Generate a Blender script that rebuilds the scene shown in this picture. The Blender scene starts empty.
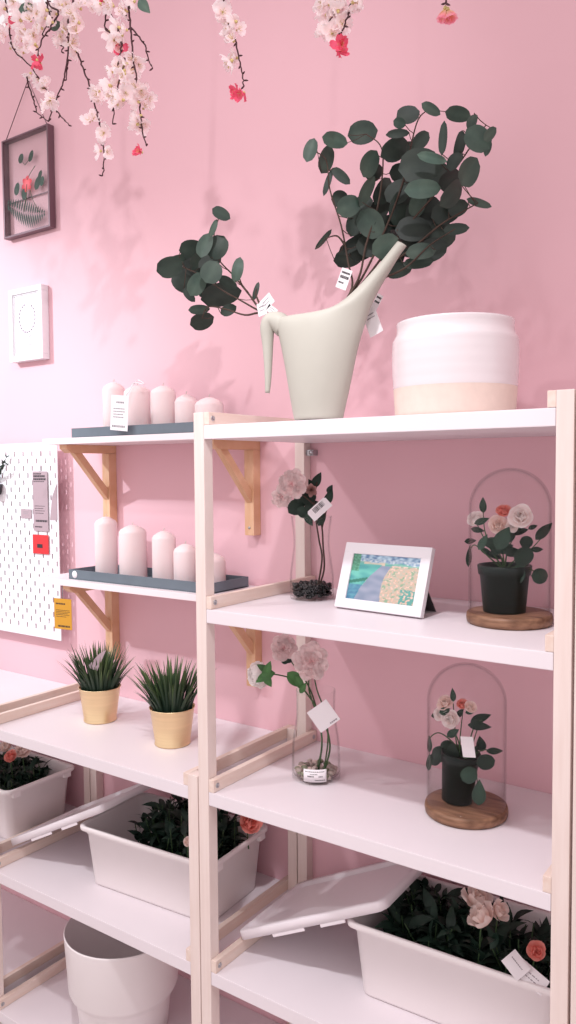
import bpy, bmesh, math, random
from mathutils import Vector, Matrix
random.seed(7)
S = bpy.context.scene
COL = S.collection
PI = math.pi

# ------------------------------------------------------------------ camera
CAM = Vector((1.1326, -1.2605, 1.565)); YAW, PIT, ROL, FPX = 0.6157, -0.0535, -0.0077, 799.78
FW = Vector((-math.sin(YAW)*math.cos(PIT), math.cos(YAW)*math.cos(PIT), math.sin(PIT)))
_r = FW.cross(Vector((0, 0, 1))).normalized(); _u = _r.cross(FW)
RT = math.cos(ROL)*_r + math.sin(ROL)*_u
UP = -math.sin(ROL)*_r + math.cos(ROL)*_u
cd = bpy.data.cameras.new('camera'); cam = bpy.data.objects.new('camera', cd); COL.objects.link(cam)
cd.sensor_fit = 'VERTICAL'; cd.sensor_height = 36; cd.lens = FPX/1024*36; cd.clip_start = .02
cam.matrix_world = Matrix((( RT.x, UP.x, -FW.x, CAM.x), (RT.y, UP.y, -FW.y, CAM.y), (RT.z, UP.z, -FW.z, CAM.z), (0, 0, 0, 1)))
S.camera = cam

def at(u, v, y=None, z=None):
    """world point seen at photo pixel (u, v) at depth y (or height z)"""
    d = FW + (u-288)/FPX*RT - (v-512)/FPX*UP
    t = (y-CAM.y)/d.y if y is not None else (z-CAM.z)/d.z
    return CAM + d*t

# ------------------------------------------------------------------ world, lights, exposure
S.view_settings.view_transform = 'Standard'; S.view_settings.look = 'None'
S.view_settings.gamma = 1; S.view_settings.use_curve_mapping = False
S.view_settings.exposure = 0.0
W = bpy.data.worlds.new('world'); S.world = W; W.use_nodes = True
W.node_tree.nodes['Background'].inputs[0].default_value = (1.0, .885, .90, 1)
W.node_tree.nodes['Background'].inputs[1].default_value = 1.06

def spot(name, loc, target, power, size=60, blend=.8, radius=.04, color=(1, .96, .95)):
    l = bpy.data.lights.new(name, 'SPOT'); l.energy = power; l.spot_size = math.radians(size); l.spot_blend = blend
    l.shadow_soft_size = radius; l.color = color
    o = bpy.data.objects.new(name, l); COL.objects.link(o); o.location = loc
    o.rotation_euler = (Vector(target)-Vector(loc)).to_track_quat('-Z', 'Y').to_euler()
    return o
spot('spotlight_left', (-2.25, -1.5, 3.0), (-1.32, .4, 1.70), 310, 46, 1, .03, (.80, .95, 1))
spot('spotlight_middle', (-1.15, -1.5, 3.1), (-.15, .3, 1.05), 62, 54, .7, .06, (.97, .98, 1))
spot('spotlight_front', (.5, -.95, 3.0), (.30, .05, .5), 95, 60, .8, .05, (.97, .96, 1))
spot('spotlight_right', (1.5, -1.5, 3.35), (-.50, .4, 2.0), 110, 38, 1, .04, (.98, .97, 1))

# ------------------------------------------------------------------ helpers
class MB:
    def __init__(s): s.v = []; s.f = []; s.mi = []; s.sm = []; s.c = []; s.cur = 0; s.smooth = False; s.col = None
    def vert(s, p): s.v.append(Vector(p)); s.c.append(s.col or (1, 1, 1)); return len(s.v)-1
    def face(s, ids): s.f.append(tuple(ids)); s.mi.append(s.cur); s.sm.append(s.smooth)
    def box(s, a, b, bev=0, M=None):
        x0, y0, z0 = a; x1, y1, z1 = b; sm = s.smooth; s.smooth = False
        bm = bmesh.new()
        bmesh.ops.create_cube(bm, size=1, matrix=Matrix.Translation(((x0+x1)/2, (y0+y1)/2, (z0+z1)/2)) @ Matrix.Diagonal((abs(x1-x0), abs(y1-y0), abs(z1-z0), 1)))
        if bev: bmesh.ops.bevel(bm, geom=bm.edges[:], offset=bev, segments=2, profile=.7, affect='EDGES', clamp_overlap=True)
        s.add_bm(bm, M); s.smooth = sm; return s
    def add_bm(s, bm, M=None):
        bm.verts.index_update(); b = len(s.v)
        for v in bm.verts: s.vert(M @ v.co if M else v.co)
        for f in bm.faces: s.face([b+v.index for v in f.verts])
        bm.free()
    def grid(s, P, wrap=False):
        """P rows x cols of points"""
        b = []
        for row in P: b.append([s.vert(p) for p in row])
        for i in range(len(b)-1):
            n = len(b[i])
            for j in range(n if wrap else n-1):
                k = (j+1) % n
                s.face((b[i][j], b[i][k], b[i+1][k], b[i+1][j]))
        return b
    def loft(s, rings, c0=True, c1=True):
        b = s.grid(rings, True)
        if c0: s.face(b[0][::-1])
        if c1: s.face(b[-1])
        return s
    def lathe(s, prof, n=48, o=(0, 0, 0), M=None, c0=False, c1=False):
        s.smooth = True; rings = []
        for r, z in prof:
            ring = [Vector((r*math.cos(2*PI*k/n), r*math.sin(2*PI*k/n), z)) for k in range(n)]
            rings.append([(M @ p if M else p)+Vector(o) for p in ring])
        s.loft(rings, c0, c1); return s
    def tube(s, pts, rad, n=8, caps=True):
        s.smooth = True
        pts = [Vector(p) for p in pts]
        if not isinstance(rad, (list, tuple)): rad = [rad]*len(pts)
        t0 = (pts[1]-pts[0]).normalized()
        nrm = t0.orthogonal().normalized(); rings = []
        for i, p in enumerate(pts):
            t = (pts[min(i+1, len(pts)-1)]-pts[max(i-1, 0)]).normalized()
            nrm = (nrm-t*nrm.dot(t))
            nrm = nrm.normalized() if nrm.length > 1e-6 else t.orthogonal().normalized()
            bn = t.cross(nrm)
            rings.append([p+(nrm*math.cos(2*PI*k/n)+bn*math.sin(2*PI*k/n))*rad[i] for k in range(n)])
        s.loft(rings, caps, caps); return s
    def ball(s, c, r, sc=(1, 1, 1), n=8):
        s.smooth = True; bm = bmesh.new()
        bmesh.ops.create_uvsphere(bm, u_segments=n, v_segments=max(4, n//2+1), radius=r)
        s.add_bm(bm, Matrix.Translation(Vector(c)) @ Matrix.Diagonal((*sc, 1))); return s

ORG = {}
def rootof(o):
    while o.parent: o = o.parent
    return o
def P(name, m, mats, parent=None, local=False):
    """link an MB as one mesh object (verts given in world space unless local)"""
    me = bpy.data.meshes.new(name)
    off = ORG.get(rootof(parent).name, Vector((0, 0, 0))) if (parent and not local) else Vector((0, 0, 0))
    me.from_pydata([tuple(v-off) for v in m.v], [], m.f)
    if not isinstance(mats, (list, tuple)): mats = [mats]
    for a in mats: me.materials.append(a)
    for i, p in enumerate(me.polygons): p.material_index = m.mi[i]; p.use_smooth = m.sm[i]
    if any(c != (1, 1, 1) for c in m.c):
        ca = me.color_attributes.new('surface_colour', 'FLOAT_COLOR', 'POINT')
        for i, c in enumerate(m.c): ca.data[i].color = (*c, 1)
    me.update()
    o = bpy.data.objects.new(name, me); COL.objects.link(o)
    if parent: o.parent = parent
    return o
def T(name, label, cat, loc=(0, 0, 0), group=None):
    o = bpy.data.objects.new(name, None); COL.objects.link(o); o.location = loc; o.empty_display_size = .02
    ORG[o.name] = Vector(loc); return tag(o, label, cat, group)
def tag(o, label, cat, group=None):
    o['label'] = label; o['category'] = cat
    if group: o['group'] = group
    return o
def struct(o): o['kind'] = 'structure'; return o
def kids(o): return [c for c in COL.objects if c.parent == o]
def copy_tree(o, parent=None):
    c = o.copy(); COL.objects.link(c); c.parent = parent
    for ch in kids(o): copy_tree(ch, c)
    return c
def recenter(o):
    """mesh-only thing: move origin to its base centre"""
    vs = [v.co for v in o.data.vertices]
    c = Vector(((min(v.x for v in vs)+max(v.x for v in vs))/2, (min(v.y for v in vs)+max(v.y for v in vs))/2, min(v.z for v in vs)))
    o.data.transform(Matrix.Translation(-c)); o.location = c; return o
def bez(pts, n=8):
    """Catmull-Rom through points"""
    pts = [Vector(p) for p in pts]; out = []
    q = [pts[0]*2-pts[1]]+pts+[pts[-1]*2-pts[-2]]
    for i in range(1, len(q)-2):
        for k in range(n):
            t = k/n; a, b, c, d = q[i-1:i+3]
            out.append(.5*((2*b)+(c-a)*t+(2*a-5*b+4*c-d)*t*t+(3*b-a-3*c+d)*t**3))
    out.append(pts[-1]); return out

# ------------------------------------------------------------------ materials
def new_mat(name):
    m = bpy.data.materials.new(name); m.use_nodes = True
    return m, m.node_tree, m.node_tree.nodes['Principled BSDF']
def mat(name, col, rough=.5, spec=.5, metal=0, var=0, scale=30, bump=0, bscale=200, attr=False, sss=0, two=None, stretch=None, coat=0):
    m, nt, b = new_mat(name); N = nt.nodes; L = nt.links
    b.inputs['Base Color'].default_value = (*col, 1); b.inputs['Roughness'].default_value = rough
    b.inputs['Metallic'].default_value = metal; b.inputs['Specular IOR Level'].default_value = spec
    if coat: b.inputs['Coat Weight'].default_value = coat; b.inputs['Coat Roughness'].default_value = .1
    if sss: b.inputs['Subsurface Weight'].default_value = sss; b.inputs['Subsurface Radius'].default_value = (.01, .006, .005)
    tc = N.new('ShaderNodeTexCoord')
    mp = N.new('ShaderNodeMapping'); L.new(tc.outputs['Object'], mp.inputs[0])
    if stretch: mp.inputs['Scale'].default_value = stretch
    src = None
    if attr:
        a = N.new('ShaderNodeAttribute'); a.attribute_name = 'surface_colour'
        mx = N.new('ShaderNodeMix'); mx.data_type = 'RGBA'; mx.blend_type = 'MULTIPLY'; mx.inputs[0].default_value = 1
        mx.inputs[6].default_value = (*col, 1); L.new(a.outputs['Color'], mx.inputs[7]); src = mx.outputs[2]
    if var or two:
        n = N.new('ShaderNodeTexNoise'); n.inputs['Scale'].default_value = scale; n.inputs['Detail'].default_value = 4
        L.new(mp.outputs[0], n.inputs['Vector'])
        r = N.new('ShaderNodeValToRGB'); L.new(n.outputs['Fac'], r.inputs[0])
        r.color_ramp.elements[0].position = .35; r.color_ramp.elements[1].position = .65
        c2 = two or tuple(min(1, c*(1+var)) for c in col); c1 = col if two else tuple(c*(1-var) for c in col)
        r.color_ramp.elements[0].color = (*c1, 1); r.color_ramp.elements[1].color = (*c2, 1)
        if attr: L.new(r.outputs[0], mx.inputs[6])
        else: src = r.outputs[0]
    if src: L.new(src, b.inputs['Base Color'])
    if bump:
        n2 = N.new('ShaderNodeTexNoise'); n2.inputs['Scale'].default_value = bscale; n2.inputs['Detail'].default_value = 3
        L.new(mp.outputs[0], n2.inputs['Vector'])
        bp = N.new('ShaderNodeBump'); bp.inputs['Strength'].default_value = bump; bp.inputs['Distance'].default_value = .002
        L.new(n2.outputs['Fac'], bp.inputs['Height']); L.new(bp.outputs[0], b.inputs['Normal'])
    return m
def petal_mat(name, col, tr=.45):
    m, nt, b = new_mat(name); N = nt.nodes; L = nt.links
    a = N.new('ShaderNodeAttribute'); a.attribute_name = 'surface_colour'
    mx = N.new('ShaderNodeMix'); mx.data_type = 'RGBA'; mx.blend_type = 'MULTIPLY'; mx.inputs[0].default_value = 1
    mx.inputs[6].default_value = (*col, 1); L.new(a.outputs['Color'], mx.inputs[7])
    b.inputs['Roughness'].default_value = .7; b.inputs['Specular IOR Level'].default_value = .2
    L.new(mx.outputs[2], b.inputs['Base Color'])
    t = N.new('ShaderNodeBsdfTranslucent'); L.new(mx.outputs[2], t.inputs[0])
    ms = N.new('ShaderNodeMixShader'); ms.inputs[0].default_value = tr
    L.new(b.outputs[0], ms.inputs[1]); L.new(t.outputs[0], ms.inputs[2]); L.new(ms.outputs[0], N['Material Output'].inputs[0])
    return m
def glass_mat(name, tint=(1, 1, 1), edge=.75, rough=.02):
    """thin clear glass: see-through, fresnel reflection, slightly denser seen edge-on"""
    m = bpy.data.materials.new(name); m.use_nodes = True; nt = m.node_tree; N = nt.nodes; L = nt.links
    N.remove(N['Principled BSDF']); out = N['Material Output']
    tr = N.new('ShaderNodeBsdfTransparent'); gl = N.new('ShaderNodeBsdfGlossy'); gl.inputs['Roughness'].default_value = rough
    lw = N.new('ShaderNodeLayerWeight'); lw.inputs['Blend'].default_value = .5
    rp = N.new('ShaderNodeValToRGB'); L.new(lw.outputs['Facing'], rp.inputs[0])
    rp.color_ramp.elements[0].position = .6; rp.color_ramp.elements[0].color = (*tint, 1)
    rp.color_ramp.elements[1].position = 1; rp.color_ramp.elements[1].color = (edge, edge, edge, 1)
    L.new(rp.outputs[0], tr.inputs[0])
    pw = N.new('ShaderNodeMath'); pw.operation = 'POWER'; pw.inputs[1].default_value = 4; L.new(lw.outputs['Facing'], pw.inputs[0])
    fr = N.new('ShaderNodeMath'); fr.operation = 'MULTIPLY_ADD'; fr.inputs[1].default_value = .35; fr.inputs[2].default_value = .008; L.new(pw.outputs[0], fr.inputs[0])
    mx = N.new('ShaderNodeMixShader'); L.new(fr.outputs[0], mx.inputs[0]); L.new(tr.outputs[0], mx.inputs[1]); L.new(gl.outputs[0], mx.inputs[2])
    L.new(mx.outputs[0], out.inputs[0]); return m

M_wall = mat('pink_wall_paint', (.77, .475, .525), .75, .25, var=.015, scale=1.5, bump=.05, bscale=60)
M_floor = mat('pale_floor', (.55, .50, .49), .4, .4, var=.06, scale=3)
M_wood = mat('birch_wood', (.76, .63, .58), .5, .35, two=(.80, .68, .635), scale=14, stretch=(6, 1.2, .5), bump=.04)
M_wood2 = mat('birch_rail_wood', (.74, .58, .50), .5, .35, two=(.79, .66, .59), scale=14, stretch=(6, .5, 6), bump=.04)
M_brk = mat('bracket_pine_wood', (.66, .38, .22), .5, .35, two=(.73, .46, .30), scale=14, stretch=(6, 1, 1), bump=.04)
M_shelf = mat('white_shelf_board', (.78, .715, .745), .42, .4, var=.01, scale=6)
M_white = mat('white_plastic', (.84, .78, .78), .35, .45, var=.01, scale=6)
M_lid = mat('white_lid_plastic', (.82, .76, .79), .35, .45)
M_wshelf = mat('white_wall_shelf', (.85, .74, .76), .45, .4)
M_steel = mat('steel_bolt', (.45, .45, .47), .3, .5, metal=.9)
M_dark = mat('dark_metal', (.06, .055, .06), .4, .5, metal=.3)
M_tray = mat('grey_tray_metal', (.13, .16, .19), .45, .4, var=.05, scale=20)
M_traydk = M_tray
M_wax = mat('cream_wax', (.83, .67, .67), .55, .35, sss=.15, var=.01)
M_wick = mat('candle_wick', (.55, .5, .45), .9)
M_paper = mat('white_paper', (.85, .81, .83), .7, .2)
M_paperg = mat('grey_mauve_paper', (.40, .29, .32), .7, .2)
M_red = mat('red_tag_paper', (.62, .03, .035), .6, .3)
M_yel = mat('yellow_tag_paper', (.62, .30, .03), .6, .3)
M_ink = mat('black_ink', (.04, .035, .04), .7, .2)
M_inkg = mat('grey_ink', (.32, .29, .31), .7, .2)
M_sage = mat('sage_plastic', (.455, .44, .385), .5, .35, var=.01)
M_glaze = mat('cream_glaze', (.72, .655, .67), .22, .5, coat=.3, var=.015, scale=10)
M_clay = mat('beige_unglazed_clay', (.72, .58, .51), .7, .25, var=.03, scale=40, bump=.1)
M_leaf = mat('eucalyptus_leaf', (.022, .040, .031), .5, .4, attr=True, two=(.038, .058, .044), scale=25)
M_stem = mat('brown_stem', (.07, .045, .035), .7, .2, var=.2)
M_gstem = mat('green_stem', (.05, .10, .04), .6, .3, var=.2)
M_dleaf = mat('dark_green_leaf', (.010, .024, .017), .5, .3, attr=True, two=(.018, .040, .027), scale=30)
M_gleaf = mat('fresh_green_leaf', (.06, .17, .05), .5, .35, attr=True)
M_grass = mat('grass_blade', (1, 1, 1), .5, .3, attr=True)
M_gold = mat('brushed_gold_metal', (.80, .61, .36), .34, .5, metal=.75, var=.03, scale=8, stretch=(1, 1, 20))
M_soil = mat('dark_soil', (.012, .012, .010), .9, .1, bump=.8, bscale=300)
M_pot = mat('dark_green_plastic_pot', (.006, .013, .011), .45, .25)
M_disc = mat('walnut_wood_base', (.12, .055, .03), .45, .35, two=(.30, .16, .095), scale=12, stretch=(1, 5, 8), bump=.1)
M_glass = glass_mat('clear_vase_glass', (.99, .99, .99), .80)
M_dome = glass_mat('clear_dome_glass', (.993, .99, .99), .84)
M_pane = glass_mat('clear_pane_glass', (.985, .985, .985), .9)
M_petal = petal_mat('pale_blossom_petal', (1, .93, .94), .6)
M_pink = petal_mat('hot_pink_petal', (.88, .13, .22), .4)
M_carn = petal_mat('pink_carnation_petal', (1, .84, .83), .3)
M_cream = petal_mat('cream_rose_petal', (1, .88, .83), .35)
M_wrose = petal_mat('white_rose_petal', (1, .96, .95), .35)
M_peach = petal_mat('peach_rose_petal', (.92, .42, .36), .45)
M_stamen = mat('yellow_stamen', (.62, .50, .22), .7, .2)
M_twig = mat('dark_twig_bark', (.075, .035, .04), .8, .2, var=.3, bump=.4)
M_gravel = mat('black_gravel', (.012, .013, .013), .45, .5)
M_pebble = mat('pale_pebble', (.55, .46, .42), .5, .4, attr=True)
M_frame = mat('dark_bronze_frame', (.16, .09, .11), .4, .5, metal=.4)
M_wframe = mat('white_frame_paint', (.77, .74, .77), .4, .4)
M_art = mat('art_print', (1, 1, 1), .35, .4, attr=True)

# ------------------------------------------------------------------ setting
WY = .400
struct(P('wall_back', MB().box((-3.6, WY, 0), (2.6, WY+.1, 3.0)), M_wall))
struct(P('floor', MB().box((-3.6, -3.0, -.05), (2.6, WY+.1, 0)), M_floor))

# ------------------------------------------------------------------ shelving units
PW, PD, UD, UW, TH, RH = .0277, .028, .3994, .78, .029, .028
ZS = [1.6576, 1.2723, .8801, .4845, .09]
def bolt(m, x, y, z, s):
    R_ = Matrix.Rotation(PI/2*s, 4, 'Y')
    m.lathe([(0, 0), (.0052, 0), (.0058, .0008), (.0052, .0016), (.0030, .0016), (.0026, .0008), (0, .0008)], 14, (x, y, z), R_)
def shelving(label, x0, levels, name='shelving_unit'):
    root = T(name, label, 'shelf unit', (x0, 0, 0), 'birch and white shelving units')
    top = levels[0]+RH-.001
    for sx in (0, 1):
        for sy in (0, 1):
            xa = x0+(UW-PW if sx else 0); ya = (UD-PD if sy else 0)
            P('post', MB().box((xa, ya, 0), (xa+PW, ya+PD, top), .0015), M_wood, root)
    for z in levels:
        P('shelf', MB().box((x0+PW+.0006, .0005, z-TH), (x0+UW-PW-.0006, UD, z), .0018), M_shelf, root)
        for s in (0, 1):
            xa = x0+(PW+.0003 if s == 0 else UW-PW-.0143)
            r = P('side_rail', MB().box((xa, .001, z+.0004), (xa+.014, UD-.001, z+RH-.001), .0015), M_wood2, root)
            xi = xa+.014 if s == 0 else xa
            for yb_ in (.013, UD-.014):
                b = MB(); bolt(b, xi, yb_, z+.014, 1 if s == 0 else -1); P('bolt', b, M_steel, r)
    return root
shelving('tall right shelving unit holding the watering can, vases and glass domes', 0, ZS)
b = MB(); b.box((PW, UD-.02, 1.598), (PW+.022, UD+.0005, 1.612), .001); b.smooth = True
b.lathe([(0, 0), (.006, 0), (.006, .004), (0, .005)], 12, (PW+.017, UD-.02, 1.605), Matrix.Rotation(PI/2, 4, 'X'))
wb = P('wall_fastener', b, M_steel, [o for o in COL.objects if o.name == 'shelving_unit'][0])
shelving('lower middle shelving unit with two gold grass pots on its top shelf', -.783, ZS[2:])
shelving('far left shelving unit cut by the photo edge, beside the gold pots unit', -1.566, ZS[2:])
shelving('rightmost shelving unit, only a sliver of its post at the photo edge', .7845, ZS)

# ------------------------------------------------------------------ wall shelves with brackets
def wall_shelf(zt, xl, xr, label):
    r = T('wall_shelf', label, 'shelf', ((xl+xr)/2, .3, zt-.017), 'narrow white wall shelves')
    P('board', MB().box((xl, .2, zt-.017), (xr, WY-.0005, zt), .0015), M_wshelf, r)
    return r
def bracket(xc, zt, label):
    r = T('shelf_bracket', label, 'bracket', (xc, .39, zt-.25), 'wooden triangle shelf brackets')
    w = .015
    m = MB(); m.box((xc-w, WY-.030, zt-.245), (xc+w, WY-.0005, zt-.024), .0015)
    P('upright', m, M_brk, r)
    # horizontal arm with a sloped end
    m = MB(); prof = [(.215, zt-.0005), (WY-.0005, zt-.0005), (WY-.0005, zt-.0235), (.232, zt-.0235), (.215, zt-.012)]
    m.loft([[(xc-w, y, z) for y, z in prof], [(xc+w, y, z) for y, z in prof]]); P('arm', m, M_brk, r)
    m = MB(); prof = [(.247, zt-.0237), (.275, zt-.0237), (WY-.0305, zt-.128), (WY-.0305, zt-.160)]
    ww = .009
    m.loft([[(xc-ww, y, z) for y, z in prof], [(xc+ww, y, z) for y, z in prof]]); P('brace', m, M_brk, r)
    m = MB(); m.lathe([(0, 0), (.004, 0), (.003, .0015), (0, .0015)], 10, (xc, WY-.030, zt-.225), Matrix.Rotation(PI/2, 4, 'X'))
    P('screw', m, M_steel, r); return r
ZU, ZL = 1.6560, 1.2590
wall_shelf(ZU, -.755, -.0996, 'upper narrow white wall shelf holding a tray of candles')
wall_shelf(ZL, -.790, -.0996, 'lower narrow white wall shelf with the yellow tag beneath')
bracket(-.6835, ZU-.017, 'left wooden bracket under the upper wall shelf')
bracket(-.1440, ZU-.017, 'right wooden bracket under the upper wall shelf, seen behind the tall unit')
bracket(-.6835, ZL-.017, 'left wooden bracket under the lower wall shelf')
bracket(-.1440, ZL-.017, 'right wooden bracket under the lower wall shelf, behind the white rose')

# ------------------------------------------------------------------ trays
def tray(x0, x1, y0, y1, z, label, sticker=False):
    r = T('candle_tray', label, 'tray', ((x0+x1)/2, (y0+y1)/2, z), 'grey metal candle trays')
    m = MB(); h = .027; t = .003
    m.box((x0, y0, z), (x1, y1, z+t)); m.box((x0, y0, z), (x1, y0+t, z+h), .0008); m.box((x0, y1-t, z), (x1, y1, z+h), .0008)
    m.box((x0, y0+t, z), (x0+t, y1-t, z+h), .0008); m.box((x1-t, y0+t, z), (x1, y1-t, z+h), .0008)
    P('tray_body', m, M_tray, r)
    if sticker:
        m = MB(); m.lathe([(0, 0), (.0105, 0), (.0105, .0006), (0, .0006)], 20, (x0+.026, y0-.0002, z+.014), Matrix.Rotation(PI/2, 4, 'X'))
        P('round_sticker', m, M_paper, r)
    return r
tray(-.655, -.150, .222, .372, ZU+.0003, 'grey metal candle tray on the upper wall shelf')
tray(-.680, -.150, .222, .372, ZL+.0003, 'grey metal candle tray with a round white sticker on the lower wall shelf', True)

# ------------------------------------------------------------------ candles
def candle_proto():
    r = T('pillar_candle', '', 'candle')
    R0, H = 1.0, 1.0
    m = MB(); m.lathe([(0, 0), (.95, 0), (1, .015), (1, .86), (.985, .885), (.90, .915), (.62, .955), (.30, .985), (.10, 1), (0, 1)], 40)
    P('wax_body', m, M_wax, r, True)
    return r
def candle(x, y, z, r_, h, label, group):
    r = T('pillar_candle', label, 'candle', (x, y, z), group)
    m = MB(); dh = .022
    m.lathe([(0, z), (r_*.96, z), (r_, z+.003), (r_, z+h-dh), (r_*.985, z+h-dh*.86), (r_*.86, z+h-dh*.55), (r_*.55, z+h-dh*.25), (r_*.25, z+h-dh*.05), (0, z+h)], 40, (x, y, 0))
    P('wax_body', m, M_wax, r)
    m = MB(); m.tube([(x, y, z+h-.002), (x+.001, y, z+h+.004), (x+.003, y, z+h+.007)], .0009, 6); P('wick', m, M_wick, r)
zt = ZU+.0036
for (x, r_, top, lb) in ((-.566, .031, 1.812, 'tall cream pillar candle at the left end of the upper tray'),
                         (-.473, .037, 1.797, 'wide cream pillar candle with the price tag tied to it, upper tray'),
                         (-.376, .034, 1.790, 'middle cream pillar candle of the upper tray, right of the tagged one'),
                         (-.294, .030, 1.762, 'short slim cream candle on the upper tray, fourth from its left end'),
                         (-.215, .037, 1.750, 'short wide cream candle at the right end of the upper tray')):
    candle(x, .30, zt, r_, top-zt, lb, 'candles on the upper tray')
zt = ZL+.0036
for (x, r_, top, lb) in ((-.609, .032, 1.434, 'tallest slim cream candle at the left end of the lower tray'),
                         (-.501, .038, 1.414, 'wide tall cream candle on the lower tray, second from its left end'),
                         (-.382, .032, 1.402, 'slim cream candle in the middle of the lower tray'),
                         (-.304, .032, 1.371, 'short cream candle with pointed top on the lower tray, just left of the post'),
                         (-.215, .037, 1.352, 'short wide cream candle partly hidden behind the post, lower tray')):
    candle(x, .30, zt, r_, top-zt, lb, 'candles on the lower tray')

# ------------------------------------------------------------------ tags
def plate(c, ex, ez, w, h, t=.0007):
    """box plate with width axis ex, height axis ez"""
    ex = Vector(ex).normalized(); ez = Vector(ez); ez = (ez-ex*ez.dot(ex)).normalized(); n = ez.cross(ex)
    M = Matrix(((ex.x, n.x, ez.x, c[0]), (ex.y, n.y, ez.y, c[1]), (ex.z, n.z, ez.z, c[2]), (0, 0, 0, 1)))
    return M
def card(name, c, ex, ez, w, h, mt, parent=None, lines=(), bars=None, cut=0, ink=None):
    """paper card; lines = (x0,x1,z,thickness) in -.5...5 units; bars = (x0,x1,z0,z1)"""
    M = plate(c, ex, ez, w, h)
    m = MB()
    if cut:
        pr = [(-w/2, -h/2), (w/2, -h/2), (w/2, h/2-cut), (w/2-cut, h/2), (-w/2+cut, h/2), (-w/2, h/2-cut)]
        m.loft([[M @ Vector((x, -.0004, z)) for x, z in pr], [M @ Vector((x, .0004, z)) for x, z in pr]])
    else: m.box((-w/2, -.0004, -h/2), (w/2, .0004, h/2), 0, M)
    o = P(name, m, mt, parent)
    k = MB(); rnd = random.Random(5)
    for sgn in (-1, 1):
        for (x0, x1, z, t) in lines:
            x = x0
            while x < x1:          # a row of small unreadable characters
                ww = rnd.uniform(.03, .085)
                k.box((x*w*-sgn if sgn > 0 else x*w, sgn*.0004, (z-t/2)*h), ((min(x+ww, x1))*w*(-sgn if sgn > 0 else 1), sgn*.00065, (z+t/2)*h), 0, M); x += ww+.02
        if bars:
            x = bars[0]
            while x < bars[1]:
                ww = rnd.choice((.012, .02, .03))
                k.box((x*w, sgn*.0004, bars[2]*h), (min(x+ww, bars[1])*w, sgn*.00065, bars[3]*h), 0, M); x += ww+rnd.choice((.015, .025))
        if sgn == -1 and not bars: break
    if k.v:
        P('printed_text', k, ink or M_ink, o)
    return o
# tag on upper candles
c = at(119.5, 413, .206); tg = T('price_tag', 'white price tag leaning on the upper tray, tied to a candle', 'tag', c)
card('tag_card', c, (1, .05, -.10), (.40, 0, 1), .062, .092, M_paper, tg, [(-.2, .25, .3, .05), (-.35, .3, .12, .03), (-.35, .3, .04, .03), (-.35, .2, -.04, .03), (-.35, .25, -.12, .03), (-.4, .35, -.38, .06)], ink=M_inkg)
m = MB(); m.tube(bez([at(124, 398, .214), at(130, 390, .235), at(134, 384, .262), at(138, 380, .285), at(144, 384, .262), at(134, 383, .262), at(129, 391, .235), at(124, 398, .214)], 5), .0012, 5)
P('string', m, M_paper, tg)

# ------------------------------------------------------------------ pegboard
XR, XL, ZB, ZT, YP = -.893, -1.545, 1.030, 1.655, .361
def pegboard():
    r = T('pegboard', 'white slotted pegboard mounted on the pink wall at the left edge', 'pegboard', ((XR+XL)/2, YP, ZB))
    m = MB(); c = .02245; t = .0026
    nx = int((XR-XL)/c); nz = int((ZT-ZB)/c); c = (XR-XL)/nx; cz = (ZT-ZB)/nz
    sw, sh = .0030, .0080
    vid = {}
    def V(x, y, z):
        k = (round(x, 5), round(y, 5), round(z, 5))
        if k not in vid: vid[k] = m.vert((x, y, z))
        return vid[k]
    for i in range(nx):
        for j in range(nz):
            x0, x1 = XR-(i+1)*c, XR-i*c; z0, z1 = ZB+j*cz, ZB+(j+1)*cz; xc, zc = (x0+x1)/2, (z0+z1)/2
            hole = (i+j) % 2 == 0 and 0 < j < nz-1
            for y, fl in ((YP, 1), (YP+t, 0)):
                C4 = [V(x0, y, z0), V(x1, y, z0), V(x1, y, z1), V(x0, y, z1)]
                if hole:
                    H = [V(xc-sw, y, zc-sh), V(xc+sw, y, zc-sh), V(xc+sw, y, zc+sh), V(xc-sw, y, zc+sh)]
                    for k in range(4):
                        q = (C4[k], C4[(k+1) % 4], H[(k+1) % 4], H[k]); m.face(q if fl else q[::-1])
                else: m.face(C4 if fl else C4[::-1])
            if hole:
                a = [(xc-sw, zc-sh), (xc+sw, zc-sh), (xc+sw, zc+sh), (xc-sw, zc+sh)]
                for k in range(4):
                    (xa, za), (xb, zb) = a[k], a[(k+1) % 4]
                    m.face((V(xa, YP, za), V(xb, YP, zb), V(xb, YP+t, zb), V(xa, YP+t, za)))
    for (xa, za, xb, zb) in ((XL, ZB, XR, ZB), (XR, ZB, XR, ZT), (XR, ZT, XL, ZT), (XL, ZT, XL, ZB)):
        n = nx if za == zb else nz
        for k in range(n):
            f = lambda q: (xa+(xb-xa)*q/n, za+(zb-za)*q/n)
            (x1, z1), (x2, z2) = f(k), f(k+1)
            m.face((V(x2, YP, z2), V(x1, YP, z1), V(x1, YP+t, z1), V(x2, YP+t, z2)))
    P('perforated_board', m, M_wframe, r)
    for x in (XR-.06, XL+.06):
        for z in (ZB+.05, ZT-.05):
            m = MB(); m.lathe([(.008, 0), (.008, -(WY-YP-t-.0006))], 12, (x, YP+t+.0001, z), Matrix.Rotation(PI/2, 4, 'X'), True, True); P('spacer', m, M_wframe, r)
pegboard()
yt = YP-.004
def px_card(name, u0, v0, u1, v1, y, mt, lbl, cat, **k):
    a = at(u0, v0, y); b = at(u1, v1, y)
    w = b.x-a.x; h = a.z-b.z; c = (a+b)/2
    r = T(name, lbl, cat, c); card('card', c, (1, 0, 0), (0, 0, 1), w, h, mt, r, **k); return r
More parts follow.
